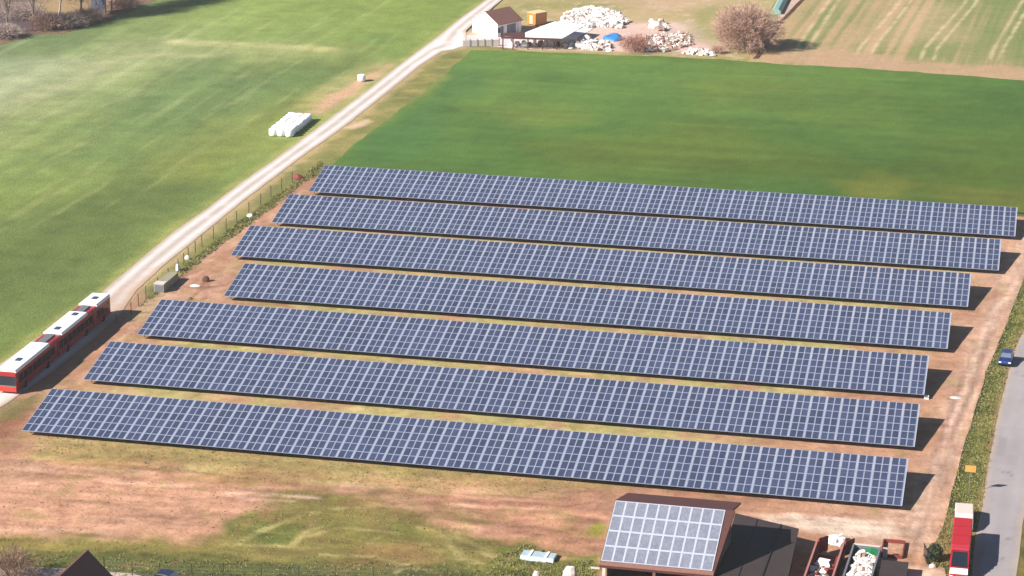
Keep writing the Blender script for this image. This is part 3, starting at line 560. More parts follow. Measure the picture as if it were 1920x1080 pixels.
def car(loc, hd, paint, label, name='parked_car'):
    t = thing(name, label, 'car', loc, hd)
    body = [(-2.0, .35), (2.0, .35), (2.05, .75), (1.75, .92), (-1.05, .98), (-1.95, .85), (-2.08, .6)]
    MB().prism(body, 'x', -.86, .86).build('body', paint, t, bevel=.10)
    q = MB(); a = [(-1.0, .95), (1.75, .93), (1.25, 1.42), (-.2, 1.46)]; q.add([(-.8, y, z) for y, z in a[:2]]+[(-.64, y, z) for y, z in a[2:]]+[(.8, y, z) for y, z in a[:2]]+[(.64, y, z) for y, z in a[2:]],
      [(0, 1, 2, 3), (7, 6, 5, 4), (0, 4, 5, 1), (1, 5, 6, 2), (2, 6, 7, 3), (3, 7, 4, 0)]); q.build('window_band', M_glassdk, t, bevel=.03)
    MB().box(-.66, .66, -.22, 1.28, 1.43, 1.49).build('roof', paint, t, bevel=.03)
    q = MB(); q.add([(-.72, -.92, 1.03), (.72, -.92, 1.03), (.60, -.25, 1.44), (-.60, -.25, 1.44)], [(0, 1, 2, 3)]); q.build('windscreen', MT('bright_windscreen', (120, 132, 150), .1), t)
    for sg in (-1, 1):
        MB().box(sg*.62-.16, sg*.62+.16, -2.08, -2.0, .62, .76).build('headlight', M_whitep, t)
        for y in (-1.3, 1.3): MB().tube([(sg*.68, y, .31), (sg*.89, y, .31)], .31, 12).build('wheel', M_tyre, t)
p = at(1886, 682); car((p[0], p[1]+.3, .05), math.radians(-4), M_blue, 'blue car parked half on the verge beside the road')
p = at(322, 1094); car((p[0], p[1]-.6, .0), math.radians(80), MT('dark_blue_paint', (36, 44, 72), .3, coat=.5), 'dark blue car at the lower edge, right of the brown gable roof')

# road sign
p = at(1817, 924); t = thing('road_sign', 'orange yellow plate sign on a pole in the grass beside the road', 'road sign', (p[0], p[1], .02))
MB().box(-.60, .60, -.03, .03, 2.55, 3.35).build('plate', MT('orange_sign_face', (244, 176, 88), .5), t); MB().tube([(0, .06, -.2), (0, .06, 3.3)], .045, 8).build('pole', M_grey, t)

# ------------------------------------------------------------------ skips and the corner of the works yard
def chunks(mb, n, fn, s0, s1, mi=(0,)):
    for _ in range(n):
        c = Vector(fn()); s = random.uniform(s0, s1); M = Matrix.Rotation(random.random()*6.3, 3, Vector((random.random()-.5, random.random()-.5, random.random())).normalized())
        vs = [c+M @ Vector((x*s*random.uniform(.5, 1), y*s*random.uniform(.5, 1), z*s*random.uniform(.2, .6))) for x, y, z in ((-1, -1, -1), (1, -1, -1), (1, 1, -1), (-1, 1, -1), (-1, -1, 1), (1, -1, 1), (1, 1, 1), (-1, 1, 1))]
        mb.add(vs, [(3, 2, 1, 0), (4, 5, 6, 7), (0, 1, 5, 4), (1, 2, 6, 5), (2, 3, 7, 6), (3, 0, 4, 7)], random.choice(mi))
def skip_container():
    a = at(1533, 1013, 1.9); c = at(1583, 1016, 1.9); x0, x1, y1 = a[0], c[0], (a[1]+c[1])/2; y0 = y1-12.5
    t = thing('skip_container', 'open rusty red container with both door leaves swung out, full of debris', 'container', ((x0+x1)/2, y1, .012), math.radians(-2.2)); h = 1.9; w2 = (x1-x0)/2
    MB().box(-w2, w2, -12.5, 0, .02, .18).build('floor', M_rust, t)
    for s in (-1, 1):
        MB().box(s*w2-.06, s*w2+.06, -12.5, 0, .1, h).build('side_wall', M_rust, t); MB().box(s*w2-.10, s*w2+.10, -12.5, .02, h, h+.12).build('rim', M_rim, t)
        q = MB(); q.add([(s*w2, .05, .3), (s*w2+.95, 1.25, .3), (s*w2+.95, 1.25, h+.1), (s*w2, .05, h+.1)], [(0, 1, 2, 3)]); o = q.build('door_leaf', M_rust, t); m = o.modifiers.new('thick', 'SOLIDIFY'); m.thickness = .08
        MB().bar((s*w2+.12, -.2, h+.12), (s*w2+.32, -2.6, .9), .16).build('door_bar', M_red2, t)
    q = MB(); chunks(q, 60, lambda: (random.uniform(-w2+.3, w2-.3), random.uniform(-12, -4.0), .3+random.random()*.8), .2, .7, (0, 1, 2)); tag(q.build('debris', [M_rubb, M_rubw, M_rust], t), kind='stuff')
    for k, (x, y, r) in enumerate(((-.25, -5.0, .3), (.35, -6.4, 1.2), (-.1, -7.6, 2.2))): MB().box(-.75, .75, -.5, .5, 0, .14).build('white_board', M_rubw, t, (x, y, 1.15-.1*k), (.3, -.2+k*.2, r))
    for k in range(4): MB().bar((random.uniform(-1, .4), -5-k*1.2, 1.0), (random.uniform(-.6, 1), -7-k*1.0, 1.35), .14).build('timber', M_wood, t)
skip_container()
def grey_skip():
    a = at(1601, 1021, 1.5); c = at(1651, 1026, 1.5); d = at(1636, 1080, 1.5); x0, x1, y1 = a[0], c[0], (a[1]+c[1])/2; h = 1.5; w2 = (x1-x0)/2
    t = thing('rubble_skip', 'grey rimmed skip heaped with white rubble under a green tarpaulin', 'skip', ((x0+x1)/2, y1, .012), math.radians(-2.4))
    MB().box(-w2, w2, -11, 0, .02, .2).build('floor', M_grey, t)
    for s in (-1, 1): MB().box(s*w2-.06, s*w2+.06, -11, 0, .1, h).build('side_wall', M_grey, t); MB().box(s*w2-.1, s*w2+.1, -11, .0, h, h+.1).build('rim', M_grey, t)
    MB().box(-w2, w2, -.06, .06, .1, h).build('end_wall', M_grey, t); MB().box(-w2, w2, -.12, .12, h+.002, h+.12).build('rim', M_conc, t)
    q = MB(); n = 12; V = []; Fc = []
    for j in range(24):
        for i in range(n): V.append((-w2+.45+i*(2*w2-.5)/(n-1), -10.8+j*.45, .85+.6*float(fbm(np.array([i*.9]), np.array([j*.7]), .7, 3, 3)[0])))
    for j in range(23):
        for i in range(n-1): Fc.append((j*n+i, j*n+i+1, (j+1)*n+i+1, (j+1)*n+i))
    q.add(V, Fc); q.build('heap', M_rubw, t)
    q = MB(); chunks(q, 120, lambda: (random.uniform(-w2+.5, w2-.2), random.uniform(-10.5, -1.5), 1.15+random.random()*.25), .12, .4, (0, 0, 0, 1)); tag(q.build('rubble', [M_rubw, M_rubb], t), kind='stuff')
    q = MB(); P = [(-.3, -.35, 1.3), (.5, -.3, 1.45), (w2-.15, -.35, 1.35), (w2-.2, -1.9, 1.25), (.5, -1.7, 1.4), (.05, -1.2, 1.45)]; q.add(P, [(0, 1, 4, 5), (1, 2, 3, 4)]); o = q.build('tarpaulin', M_green, t); o.modifiers.new('t', 'SOLIDIFY').thickness = .05
    MB().box(-.25, .9, -5.2, -3.6, 1.38, 1.55).build('white_sheet', M_whitep, t, rot=(0.06, .03, 0)); MB().box(-.2, .1, -2.9, -2.0, 1.4, 1.6).build('brick_block', M_rubb, t)
grey_skip()
a = at(1657, 1017); c = at(1697, 1017); d = at(1697, 1049); t = thing('steel_frame', 'square brown steel frame lying on the soil right of the green tarpaulin skip', 'frame', (a[0], a[1], .03)); w_ = c[0]-a[0]; l_ = a[1]-d[1]
for (u, v) in (((0, 0, .2), (w_, 0, .2)), ((w_, 0, .2), (w_, -l_, .2)), ((w_, -l_, .2), (0, -l_, .2)), ((0, -l_, .2), (0, 0, .2))): MB().bar(u, v, .14, .38).build('beam', M_rust, t)
a = at(1653, 1050, 1.3); c = at(1704, 1053, 1.3); t = thing('flat_roof_shed', 'low dark flat roofed shed at the lower edge right of the rubble skip', 'shed', (a[0], a[1], .012))
MB().box(0, c[0]-a[0], -8, 0, 1.2, 1.32).build('roof', M_annex, t); MB().box(.1, c[0]-a[0]-.1, -7.9, -.1, 0, 1.2).build('wall', M_wood, t)
q = MB(); chunks(q, 9, lambda: tuple(at(random.uniform(1558, 1580), random.uniform(1006, 1019), .2)), .3, .7); tag(q.build('scrap_pile', M_rubw), 'white scrap sheets lying on soil behind the red container', 'scrap')
p = at(1661, 1046); tag(MB().box(-.25, .25, -.25, .25, 0, 1.1).build('white_drum', M_conc, None, (p[0]-.1, p[1], .02), bevel=.05), 'small grey white post box between the skip and steel frame', 'post')
# pale blue upturned trough and stones
p = at(1010, 1048); t = thing('trough', 'pale blue white upturned trough lying where grass meets red soil', 'trough', (p[0], p[1]+.2, .01), math.radians(-3))
MB().prism([(-1.05, 0), (1.05, 0), (.8, .45), (-.8, .45)], 'x', -1.9, 1.85).build('shell', MT('pale_blue_plastic', (196, 216, 226), .5), t, bevel=.08)
for x in (-.9, .9): MB().box(x-.12, x+.12, -.8, .8, .46, .54).build('rib', M_whitep, t)
MB().box(.1, .4, .7, 1.0, .3, .55).build('outlet', M_dark, t)
def boulder(name, label, px, py, r, hgt, m, cat='boulder', group=None, sq=.7):
    bm = bmesh.new(); bmesh.ops.create_icosphere(bm, subdivisions=2, radius=1); me = bpy.data.meshes.new(name); sd = random.random()*20
    for v in bm.verts:
        k = 1+.35*(float(fbm(np.array([v.co.x*1.5+sd]), np.array([v.co.y*1.5+v.co.z]), 1, 3)[0])-.5); v.co = Vector((v.co.x*r*k, v.co.y*r*sq*k, max(v.co.z, -.25)*hgt*k+.2*hgt))
    bm.to_mesh(me); bm.free(); me.materials.append(m); p = at(px, py); o = link(name, me, None, (p[0], p[1], 0)); return tag(o, label, cat, group)
boulder('boulder', 'tall pale rounded boulder nearest the left corner of the barn', 1068, 1092, .85, 1.7, M_conc); boulder('boulder', 'smaller pale boulder between trough and tall boulder at lower edge', 1005, 1092, .45, 1.2, M_conc)
# small things
boulder('sack', 'white sack lying on soil at the fence near the middle tables', 469, 407, .55, .5, M_whitep, 'sack')
boulder('sack', 'white bundle at the foot of the fence above the khaki cabinet', 352, 486, .5, .6, M_conc, 'sack'); boulder('sack', 'slim white sack standing against a fence post above the cabinet', 334, 508, .35, 1.0, M_whitep, 'sack')
boulder('soil_mound', 'small reddish soil mound by the far left corner of the tables', 558, 335, 1.1, .7, M_rust, 'soil mound'); boulder('soil_mound', 'dark lump of dug earth beside the trench near the shortest table', 386, 528, .6, .8, MT('dark_earth', (104, 70, 58), .95), 'soil mound')
boulder('stone', 'small dark stone on soil behind the fifth table corner', 356, 561, .35, .3, M_bark, 'stone'); boulder('paper_sheet', 'crumpled white sheet on the trampled soil near the cabinet', 366, 536, .8, .12, M_whitep, 'sheet')
boulder('limestone_patch', 'patch of broken pale stones on the dirt road right of the tables', 1792, 746, .8, .15, M_conc, 'stones')
p = at(1737, 748); tag(MB().box(-.3, .3, -.25, .25, 0, .45).build('meter_box', M_whitep, None, (p[0], p[1], .02), bevel=.03), 'little white box at the corner of the third table', 'box')
# khaki cabinet at the fence
p = at(298, 549); t = thing('equipment_cabinet', 'khaki cabinet with pale lid standing at the fence above the bus', 'cabinet', (p[0], p[1], .01)); mk = MT('khaki_sheet_metal', (176, 168, 140), .7, noise=.08)
MB().box(-.75, .75, 0, 6.2, 0, 1.25).build('housing', mk, t, bevel=.03); MB().box(-.8, .8, -.05, 1.4, 1.25, 1.36).build('lid', M_conc, t); MB().box(-.6, .6, -.03, 0, .15, 1.1).build('door', M_grey, t)

# ------------------------------------------------------------------ silage bales
def bale_mesh():
    q = MB(); q.tube([(0, 0, -.66), (0, 0, -.62), (0, 0, -.5), (0, 0, .5), (0, 0, .62), (0, 0, .66)], [.6, .72, .80, .80, .72, .6], 18); return q.mesh('silage_bale', M_film, True)
bm_ = bale_mesh(); p = at(508, 255)
for i in range(9):
    for j in range(3):
        o = link('silage_bale', bm_, None, (p[0]+.3+j*1.50+random.uniform(-.06, .06)-i*.03, p[1]+.6+i*1.5+random.uniform(-.06, .06), .66+random.uniform(-.03, .03)), (random.uniform(-.05, .05), random.uniform(-.12, .12), random.uniform(-.06, .06)))
        tag(o, 'white wrapped silage bale lying in the block of bales beside the track', 'silage bale', 'white silage bales packed in a block')
p = at(678, 152); tag(link('silage_bale', bm_, None, (p[0], p[1], .66), (0, 0, .4)), 'single white silage bale standing alone further up the track', 'silage bale')

# ------------------------------------------------------------------ fences
def fence(label, pts, h, step, post_m, nw=4, pw=.09):
    P = [at(*q) for q in pts]; t = thing('wire_fence', label, 'fence', (P[0][0], P[0][1], 0)); o0 = P[0]; pm = MB().box(-pw/2, pw/2, -pw/2, pw/2, -.2, h).mesh('post', post_m); line = []
    for a, c in zip(P, P[1:]):
        n = max(1, round((c-a).length/step))
        for k in range(n): line.append(a+(c-a)*k/n)
    line.append(P[-1])
    for p in line: link('post', pm, t, (p[0]-o0[0], p[1]-o0[1], 0), (random.uniform(-.03, .03), random.uniform(-.03, .03), 0))
    for w_ in range(nw):
        z = h*(w_+.6)/nw; q = MB(); q.tube([(p[0]-o0[0], p[1]-o0[1]+.05, z) for p in line], .012, 3); q.build('wire', M_grey, t)
    return t
fence('wire fence with dark posts between the farm track and solar tables', [(219, 606), (246, 590), (274, 560), (296, 543), (335, 509), (354, 486), (379, 463), (400, 447), (424, 432), (444, 417), (489, 385), (508, 369), (548, 342)], 1.9, 4.2, MT('dark_fence_post', (74, 72, 58), .9), 5, .10)
fence('thin green post fence along the lower edge left of the barn', [(196, 1076), (300, 1084), (420, 1086), (560, 1088), (700, 1090), (840, 1094)], 1.7, 3.3, MT('green_fence_post', (40, 62, 48), .8), 4, .07)

# ------------------------------------------------------------------ brown gable roof at the lower left
zq = 6.6; A = at(164.5, 1033, zq); t = thing('house', 'steep dark brown gable roof of a house at the lower left edge', 'house', (A[0], A[1], 0), math.radians(-3))
hw, hh, LL = 4.3, 4.2, 13; q = MB(); q.add([(0, 0, zq), (0, -LL, zq), (hw, -LL, zq-hh), (hw, 0, zq-hh)], [(0, 1, 2, 3)]); mr_ = MT('shaded_brown_tiles', (128, 84, 74), .85, noise=.12, nscale=2, bump=.03, bscale=5)  # slope turned from the sun: its shade is put into the tile colour
def slab(q, t_, name, m, th=.18): o = q.build(name, m, t_); md = o.modifiers.new('t', 'SOLIDIFY'); md.thickness = th; md.offset = 0; return o
slab(q, t, 'roof_slope', mr_); q = MB(); q.add([(0, 0, zq), (-hw, 0, zq-hh), (-hw, -LL, zq-hh), (0, -LL, zq)], [(0, 1, 2, 3)]); slab(q, t, 'roof_slope', MT('sunlit_tiles', (150, 120, 92), .85, noise=.12), .18)  # same roof, sunlight on this slope painted in as a lighter tile colour
MB().prism([(-hw+.4, 0), (hw-.4, 0), (hw-.4, zq-hh+.2), (0, zq-.25), (-hw+.4, zq-hh+.2)], 'y', -LL+.3, -.4).build('wall', M_whitewall, t)
q = MB(); q.bar((0, .05, zq+.12), (0, -LL, zq+.12), .22, .12); q.build('ridge_tiles', mr_, t)
sheet('paved_yard', [(-60, 1090), (-40, 1062), (70, 1064), (130, 1067), (250, 1076), (330, 1100), (300, 1160), (-60, 1160)], .06, lambda x, y: tones(x, y, [(208, 188, 176), (220, 202, 192)], .3, 2), M_gravel, .4, .9, rag=.1)

# ------------------------------------------------------------------ bare trees and bushes
def twigs(mb, n, c, rx, ry, rz, L, wd, base, shell=.0, mi=0):
    c = np.array(c); base = np.array(base)
    for _ in range(n):
        u = RS.normal(size=3); u /= np.linalg.norm(u); r = RS.rand()**(1/3.)*(1-shell)+shell*.9
        k = .55+.75*float(_H[int(abs(u[0]*9+40)) % 256, int(abs(u[1]*7+u[2]*5+60)) % 256])
        p = c+u*r*np.array([rx, ry, rz])*k
        if p[2] < .1: continue
        d = (p-base); d /= np.linalg.norm(d)+1e-6; d = d+RS.normal(size=3)*.45; d /= np.linalg.norm(d); s = np.cross(d, RS.normal(size=3)); s /= np.linalg.norm(s)+1e-6
        l = L*(.5+RS.rand()); e = p+d*l; o = len(mb.v); m = p+d*l*.5+RS.normal(size=3)*l*.06
        mb.v += [tuple(p-s*wd), tuple(p+s*wd), tuple(m+s*wd*.7), tuple(m-s*wd*.7), tuple(e)]; mb.f += [(o, o+1, o+2, o+3), (o+3, o+2, o+4)]; mb.m += [mi, mi]
def limbs(mb, base, top, spread, n, r, lean=(0, 0)):
    base = Vector(base)
    for k in range(n):
        a = 6.283*k/n+random.random(); s = random.uniform(.15, .5)*top; st = base+Vector((lean[0]*s/top, lean[1]*s/top, s)); e = base+Vector((math.cos(a)*spread*random.uniform(.5, 1)+lean[0], math.sin(a)*spread*random.uniform(.5, 1)+lean[1], top*random.uniform(.65, 1)))
        m = st.lerp(e, .5)+Vector((random.uniform(-.3, .3), random.uniform(-.3, .3), .4)); mb.tube([st, m, e], [r*.5, r*.3, r*.08], 5)
def tree(label, px, py, h, rad, r0, n, bm, tm, lean=(0, 0), cz=.62, name='bare_tree', group=None, L=1.1, wd=.025, flat=.42, cat='tree'):
    p = at(px, py); t = thing(name, label, cat, (p[0], p[1], 0), 0, group)
    q = MB(); q.tube([(0, 0, -.2), (lean[0]*.4, lean[1]*.4, h*.35), (lean[0], lean[1], h*.85)], [r0, r0*.75, r0*.2], 7); q.build('trunk', bm, t)
    q = MB(); limbs(q, (0, 0, 0), h, rad*.8, 9, r0, lean); q.build('limbs', bm, t)
    q = MB(); twigs(q, n, (lean[0], lean[1], h*cz), rad, rad, h*flat, L, wd, (0, 0, h*.15)); q.build('crown', tm, t)
tree('big rounded leafless pinkish brown tree at the corner of the crop field', 1398, 92, 9.0, 6.3, .35, 30000, M_bark, M_twig, cz=.50, flat=.50, L=.8, wd=.03)
def bush(label, px, py, h, rad, n, tm, name='bare_bush', group=None, wd=.02, L=.6):
    p = at(px, py); t = thing(name, label, 'bush', (p[0], p[1], 0), 0, group)
    q = MB(); 
    for k in range(8): a = 6.28*k/8; q.tube([(0, 0, -.1), (math.cos(a)*rad*.3, math.sin(a)*rad*.3, h*.4), (math.cos(a)*rad*.7, math.sin(a)*rad*.7, h*.85)], [.06, .04, .015], 5)
    q.build('stems', M_bark, t); q = MB(); twigs(q, n, (0, 0, h*.5), rad, rad, h*.5, L, wd, (0, 0, 0)); q.build('twigs', tm, t)
bush('reddish brown bare bush growing through rubble beside the blue tarpaulin', 1192, 97, 3.4, 3.4, 5000, MT('red_brown_twigs', (196, 136, 116), .95, noise=.2))
bush('pale bare bush at the lower left corner beside the brown gable roof', 22, 1088, 3.4, 2.6, 3500, MT('brown_twigs', (160, 128, 106), .95, noise=.2))
bush('small bare bush at the rubble edge left of the big leafless tree', 1345, 100, 1.6, 1.4, 1200, M_twig)
GT = 'leafless trees at the far left edge of the meadow'
for lb, px, py, h, rad, bmk, ln in (('leaning pale birch on the wood edge, tallest at the upper left', 110, 36, 19, 4.0, M_bark2, (2.2, 1)), ('white stemmed leafless tree beside the grey blue pillar', 197, 27, 20, 4.0, M_bark2, (-1.5, 1)), ('second slim white stem right of the grey blue pillar', 209, 20, 18, 3.4, M_bark2, (.6, 1)),
        ('leafless tree at the wood edge left of the leaning birch', 62, 48, 17, 4, M_bark, (.5, 1)), ('leafless tree between the leaning birch and the pillar', 152, 40, 16, 3.6, M_bark, (0, 2)), ('outermost leafless tree in the upper left corner', 14, 62, 17, 4.5, M_bark, (0, 1)), ('right hand leafless tree ending the wood edge', 240, 12, 19, 4.5, M_bark, (0, 1))):
    tree(lb, px, py, h, rad, .26, 5200, bmk, M_twig2, ln, group=GT, L=1.2, wd=.022)
for k, (lb, px, py, h, r) in enumerate((('low bare shrub at the very left of the wood edge', 8, 70, 2.6, 3.4), ('bare shrub at the foot of the leaning birch', 88, 54, 3.0, 3.6), ('wide bare shrub right of the leaning birch foot', 128, 50, 2.8, 3.8), ('bare shrub left of the grey blue pillar', 168, 40, 2.6, 3.4), ('grey bare shrub behind the left end of the wood edge', 44, 34, 3.2, 4.5), ('bare shrub where the wood edge meets the frame top', 232, 16, 2.6, 3.4))):
    bush(lb, px, py, h, r, 3200, M_twig if k % 2 else M_twig2, group='shrubs along the far wood edge', wd=.03, L=.9)
p = at(186, 25); t = thing('grey_pillar', 'grey blue pillar like hut between bare trees at upper left', 'hut', (p[0], p[1], 0), .2); MB().box(-1.4, 1.4, -1.2, 1.2, 0, 4.4).build('wall', MT('grey_blue_render', (128, 132, 158), .8), t); MB().box(-1.6, 1.6, -1.4, 1.4, 4.4, 4.6).build('roof', M_grey, t)
sheet('leaf_litter', [(-250, 130), (-60, 98), (0, 84), (60, 66), (120, 62), (165, 50), (205, 38), (240, 22), (300, -4), (380, -60), (300, -140), (-420, -140)], -.02, lambda x, y: area(x, y, area(x, y, tones(x, y, [(120, 94, 78), (150, 120, 98), (106, 88, 80)], .12, 5), [(55, -60), (180, -60), (176, 14), (120, 22), (62, 18)], (190, 160, 112), .8, 2, 3), [(-60, 30), (10, 22), (66, 20), (64, 55), (0, 72), (-60, 80)], (92, 80, 88), .8, 2, 3), M_soil, .7, 1.6, rag=.6)

# ------------------------------------------------------------------ farmhouse, crate, shed and rubble
B = Vector((-113.3, 508.0, 0)); t = thing('farmhouse', 'small white farmhouse with brown tiled roof beside the track', 'house', B, math.radians(-30))
w7, l8, ev, rd = 7.3, 7.6, 2.75, 4.9      # local x from -w7 to 0 along the gable, y back
MB().prism([(-w7, 0), (0, 0), (0, ev), (-w7/2, rd), (-w7, ev)], 'y', 0, l8).build('wall', M_whitewall, t)
for s in (0, 1):
    x0 = -w7/2; x1 = .35 if s else -w7-.35; zz = ev-.19; q = MB(); q.add([(x0, .02, rd+.08), (x1, .02, zz), (x1, l8+.3, zz), (x0, l8+.3, rd+.08)], [(0, 1, 2, 3)]); slab(q, t, 'roof_slope', M_browntile, .12)
MB().box(.0, .03, 1.0, 1.9, .1, 2.1).build('door', M_grey, t); MB().box(.0, .05, .2, .9, .8, 1.9).build('window', M_glassdk, t); MB().box(0, .04, 3.0, 5.8, .1, 2.2).build('garage_door', MT('grey_door', (150, 154, 160), .7), t)
MB().box(0, .35, 2.1, 2.5, 0, 2.5).build('pilaster', M_whitewall, t); MB().box(0, .35, 6.4, 6.9, 0, 2.5).build('pilaster', M_whitewall, t)
t = thing('garden_wall', 'pale walled forecourt in panels in front of the white farmhouse', 'wall', at(868, 88)); a = at(868, 88); c = at(936, 86)
for k in range(5):
    u = (c-a)*(k/5); v = (c-a)*((k+1)/5); MB().bar((u[0], u[1], .7), (v[0]-.15, v[1], .7), .12, 1.3).build('panel', M_conc, t); MB().box(v[0]-.1, v[0]+.1, v[1]-.1, v[1]+.1, 0, 1.6).build('post', M_grey, t)
p = at(1004, 49); t = thing('storage_box', 'tall orange box hut standing between farmhouse and white sheets', 'hut', (p[0], p[1], 0), math.radians(-35)); 
MB().box(-2.6, 0, 0, 3.4, .2, 2.7).build('wall', M_orange, t); MB().box(-2.7, .1, -.1, 3.5, 2.7, 2.82).build('roof', MT('pale_orange_roof', (255, 222, 170), .6), t); MB().box(-1.9, -.9, -.03, 0, .3, 2.2).build('door', MT('cream_door', (236, 214, 170), .6), t); MB().box(-2.5, -.1, .2, 3.2, 0, .2).build('base', M_wood, t)
t = thing('open_shed', 'long open shed with brown front beam and white sheet roof', 'shed', (0, 0, 0)); zs = 2.5
pl = [tuple(at(*q, zs))[:2] for q in ((944, 69), (1054, 72), (1078, 58), (1098, 46), (1040, 40), (1002, 54), (982, 62))]
MB().prism(pl, 'z', zs-.1, zs).build('roof', mat('white_roof_sheet', (.78, .77, .76), .6, noise=.05, nscale=.8), t); a = at(940, 69, zs); c = at(1055, 73, zs); MB().bar((a[0], a[1]-.2, zs-.1), (c[0], c[1]-.2, zs-.1), .25, .4).build('front_beam', M_maroon, t)
a = at(940, 66, zs); c = at(984, 61.5, zs); MB().prism([tuple(at(940, 68, zs))[:2], tuple(at(984, 70, zs))[:2], tuple(at(984, 61, zs))[:2], tuple(at(946, 62, zs))[:2]], 'z', zs+.003, zs+.06).build('brown_roof_part', M_maroon, t)
for px in (943, 962, 990, 1017, 1044): p = at(px, 70.5, zs); MB().box(p[0]-.12, p[0]+.12, p[1]-.1, p[1]+.1, 0, zs-.1).build('post', M_maroon, t)
p0_ = at(946, 88); p1_ = at(1050, 90)
for k, (f, w_, h_, m) in enumerate(((.08, .6, 1.3, M_rubw), (.2, .9, .9, M_rubw), (.32, .7, 1.1, M_bark), (.42, .8, .8, M_grey), (.52, .5, 1.5, M_rubw), (.62, .7, 1.2, M_green if 0 else M_grey), (.72, .6, 1.6, M_conc), (.84, .8, 1.3, M_conc), (.94, .5, 1.0, M_tyre))):
    p = p0_+(p1_-p0_)*f; tag(MB().box(-w_/2, w_/2, -.5, .5, 0, h_).build('crate', m, None, (p[0], p[1]+1.5, 0), (0, 0, random.uniform(-.3, .3)), bevel=.08), ['pale crate by the left post of the open shed', 'wide pale crate second from the left under the open shed', 'dark bark coloured crate in the open shed', 'low grey crate in the middle of the open shed', 'tall slim white crate in the middle of the open shed', 'grey crate right of the tall white crate in the shed', 'tall concrete coloured crate in the right half of the shed', 'concrete coloured crate next to the last shed post', 'black crate at the right end of the open shed'][k], 'crate')
boulder('white_sack', 'rounded white sack in front of the open shed, left one', 959, 88, .8, .8, M_whitep, 'sack'); boulder('white_sack', 'larger rounded white sack in front of the open shed, right one', 984, 88, .95, 1.0, M_whitep, 'sack')
def inpoly(P):
    P = W(P); xs = [p[0] for p in P]; ys = [p[1] for p in P]
    while 1:
        x, y = random.uniform(min(xs), max(xs)), random.uniform(min(ys), max(ys))
        if inside(np.array([x]), np.array([y]), P)[0]: return x, y
def heap(poly, n, s0, s1, ms, z=.5, mi=(0,)):
    q = MB(); chunks(q, n, lambda: (*inpoly(poly), random.random()*z), s0, s1, mi); tag(q.build('rubble_heap', ms), kind='stuff')
heap([(1060, 30), (1100, 15), (1150, 22), (1175, 42), (1165, 54), (1120, 50), (1075, 56), (1045, 50)], 1100, .2, .75, [M_rubw, M_rubb, M_conc], .5, (0, 0, 0, 1, 2, 2))
heap([(1060, 78), (1140, 82), (1145, 96), (1056, 90)], 200, .2, .8, [M_rubw, M_rubb, M_conc], .5, (0, 0, 1, 2))
heap([(1178, 78), (1230, 66), (1290, 64), (1300, 84), (1250, 98), (1190, 98)], 520, .15, .5, [M_rubw, M_rubb, M_conc], .6, (0, 1, 1, 2))
heap([(1215, 44), (1240, 42), (1250, 58), (1222, 60)], 26, .4, 1.0, [M_rubw, M_rubb], .8, (0, 1))
heap([(1290, 92), (1350, 98), (1340, 106), (1280, 102)], 60, .2, .6, [M_rubw, M_conc], .3, (0, 1))
for lb, px, py, r, h in (('large white wrapped block at the right end of the rubble', 1148, 48, 1.6, 1.4), ('white wrapped block on top of the rubble heap', 1120, 34, 1.5, 1.6), ('flat white block on the far edge of the rubble heap', 1085, 24, 1.6, 1.0), ('round white block beside the open shed roof', 1100, 76, 1.1, 1.1), ('pinkish white block apart from the heap, left of the big tree', 1228, 52, 1.5, 1.2)): boulder('white_block', lb, px, py, r, h, M_rubw, 'block')
sheet('white_ground_sheet', [(1045, 48), (1085, 30), (1130, 40), (1105, 58), (1078, 74), (1056, 76), (1060, 62)], .05, lambda x, y: tones(x, y, [(226, 216, 212), (255, 252, 250)], .3, 2)*1.2, M_gravel, .5, 1.2, rag=.2)
p = at(1150, 73); bmh = bmesh.new(); bmesh.ops.create_uvsphere(bmh, u_segments=20, v_segments=10, radius=1)
for v in bmh.verts: v.co = Vector((v.co.x*2.3, v.co.y*2.6*(1+.1*math.sin(5*v.co.x)), max(v.co.z, 0)*1.1+.12*math.sin(v.co.x*4+v.co.y*3)*(v.co.z > .1)))
me = bpy.data.meshes.new('tarpaulin_mound'); bmh.to_mesh(me); bmh.free(); me.materials.append(M_bluet); tag(link('tarpaulin_mound', me, None, (p[0], p[1], 0)), 'bright blue tarpaulin over a low mound in the rubble yard', 'tarpaulin')
# path, ditch and pale green tunnel at the top
sheet('dirt_path', [(1452, 38), (1462, 40), (1500, 0), (1540, -60), (1525, -60), (1484, 0)], .03, lambda x, y: tones(x, y, [(210, 176, 158), (222, 190, 170)], .3, 3), M_soil, .4, 1.2, rag=.2)
sheet('ditch', [(1412, 110), (1422, 110), (1470, 40), (1508, 0), (1530, -40), (1524, -40), (1500, 0), (1462, 40), (1450, 52)], .035, lambda x, y: tones(x, y, [(88, 62, 50), (112, 82, 62)], .3, 3), M_soil, .3, 1.0, rag=.3)
a = at(1455, 27); c = at(1484, -30); t = thing('polytunnel', 'long pale green covered tunnel at the top edge beside the big tree', 'tunnel', (a[0], a[1], 0), math.atan2(c[1]-a[1], c[0]-a[0])-math.pi/2)
MB().prism([(-1.1, 0), (1.1, 0), (1.0, .7), (.5, 1.2), (-.5, 1.2), (-1.0, .7)], 'y', 0, (c-a).length).build('cover', MT('pale_green_film', (150, 190, 176), .5), t)
# posts along the tree side path
fence('row of old wooden posts beside the ditch below the big tree', [(1412, 108), (1440, 66), (1462, 34)], 1.2, 4, M_bark, 1, .12)
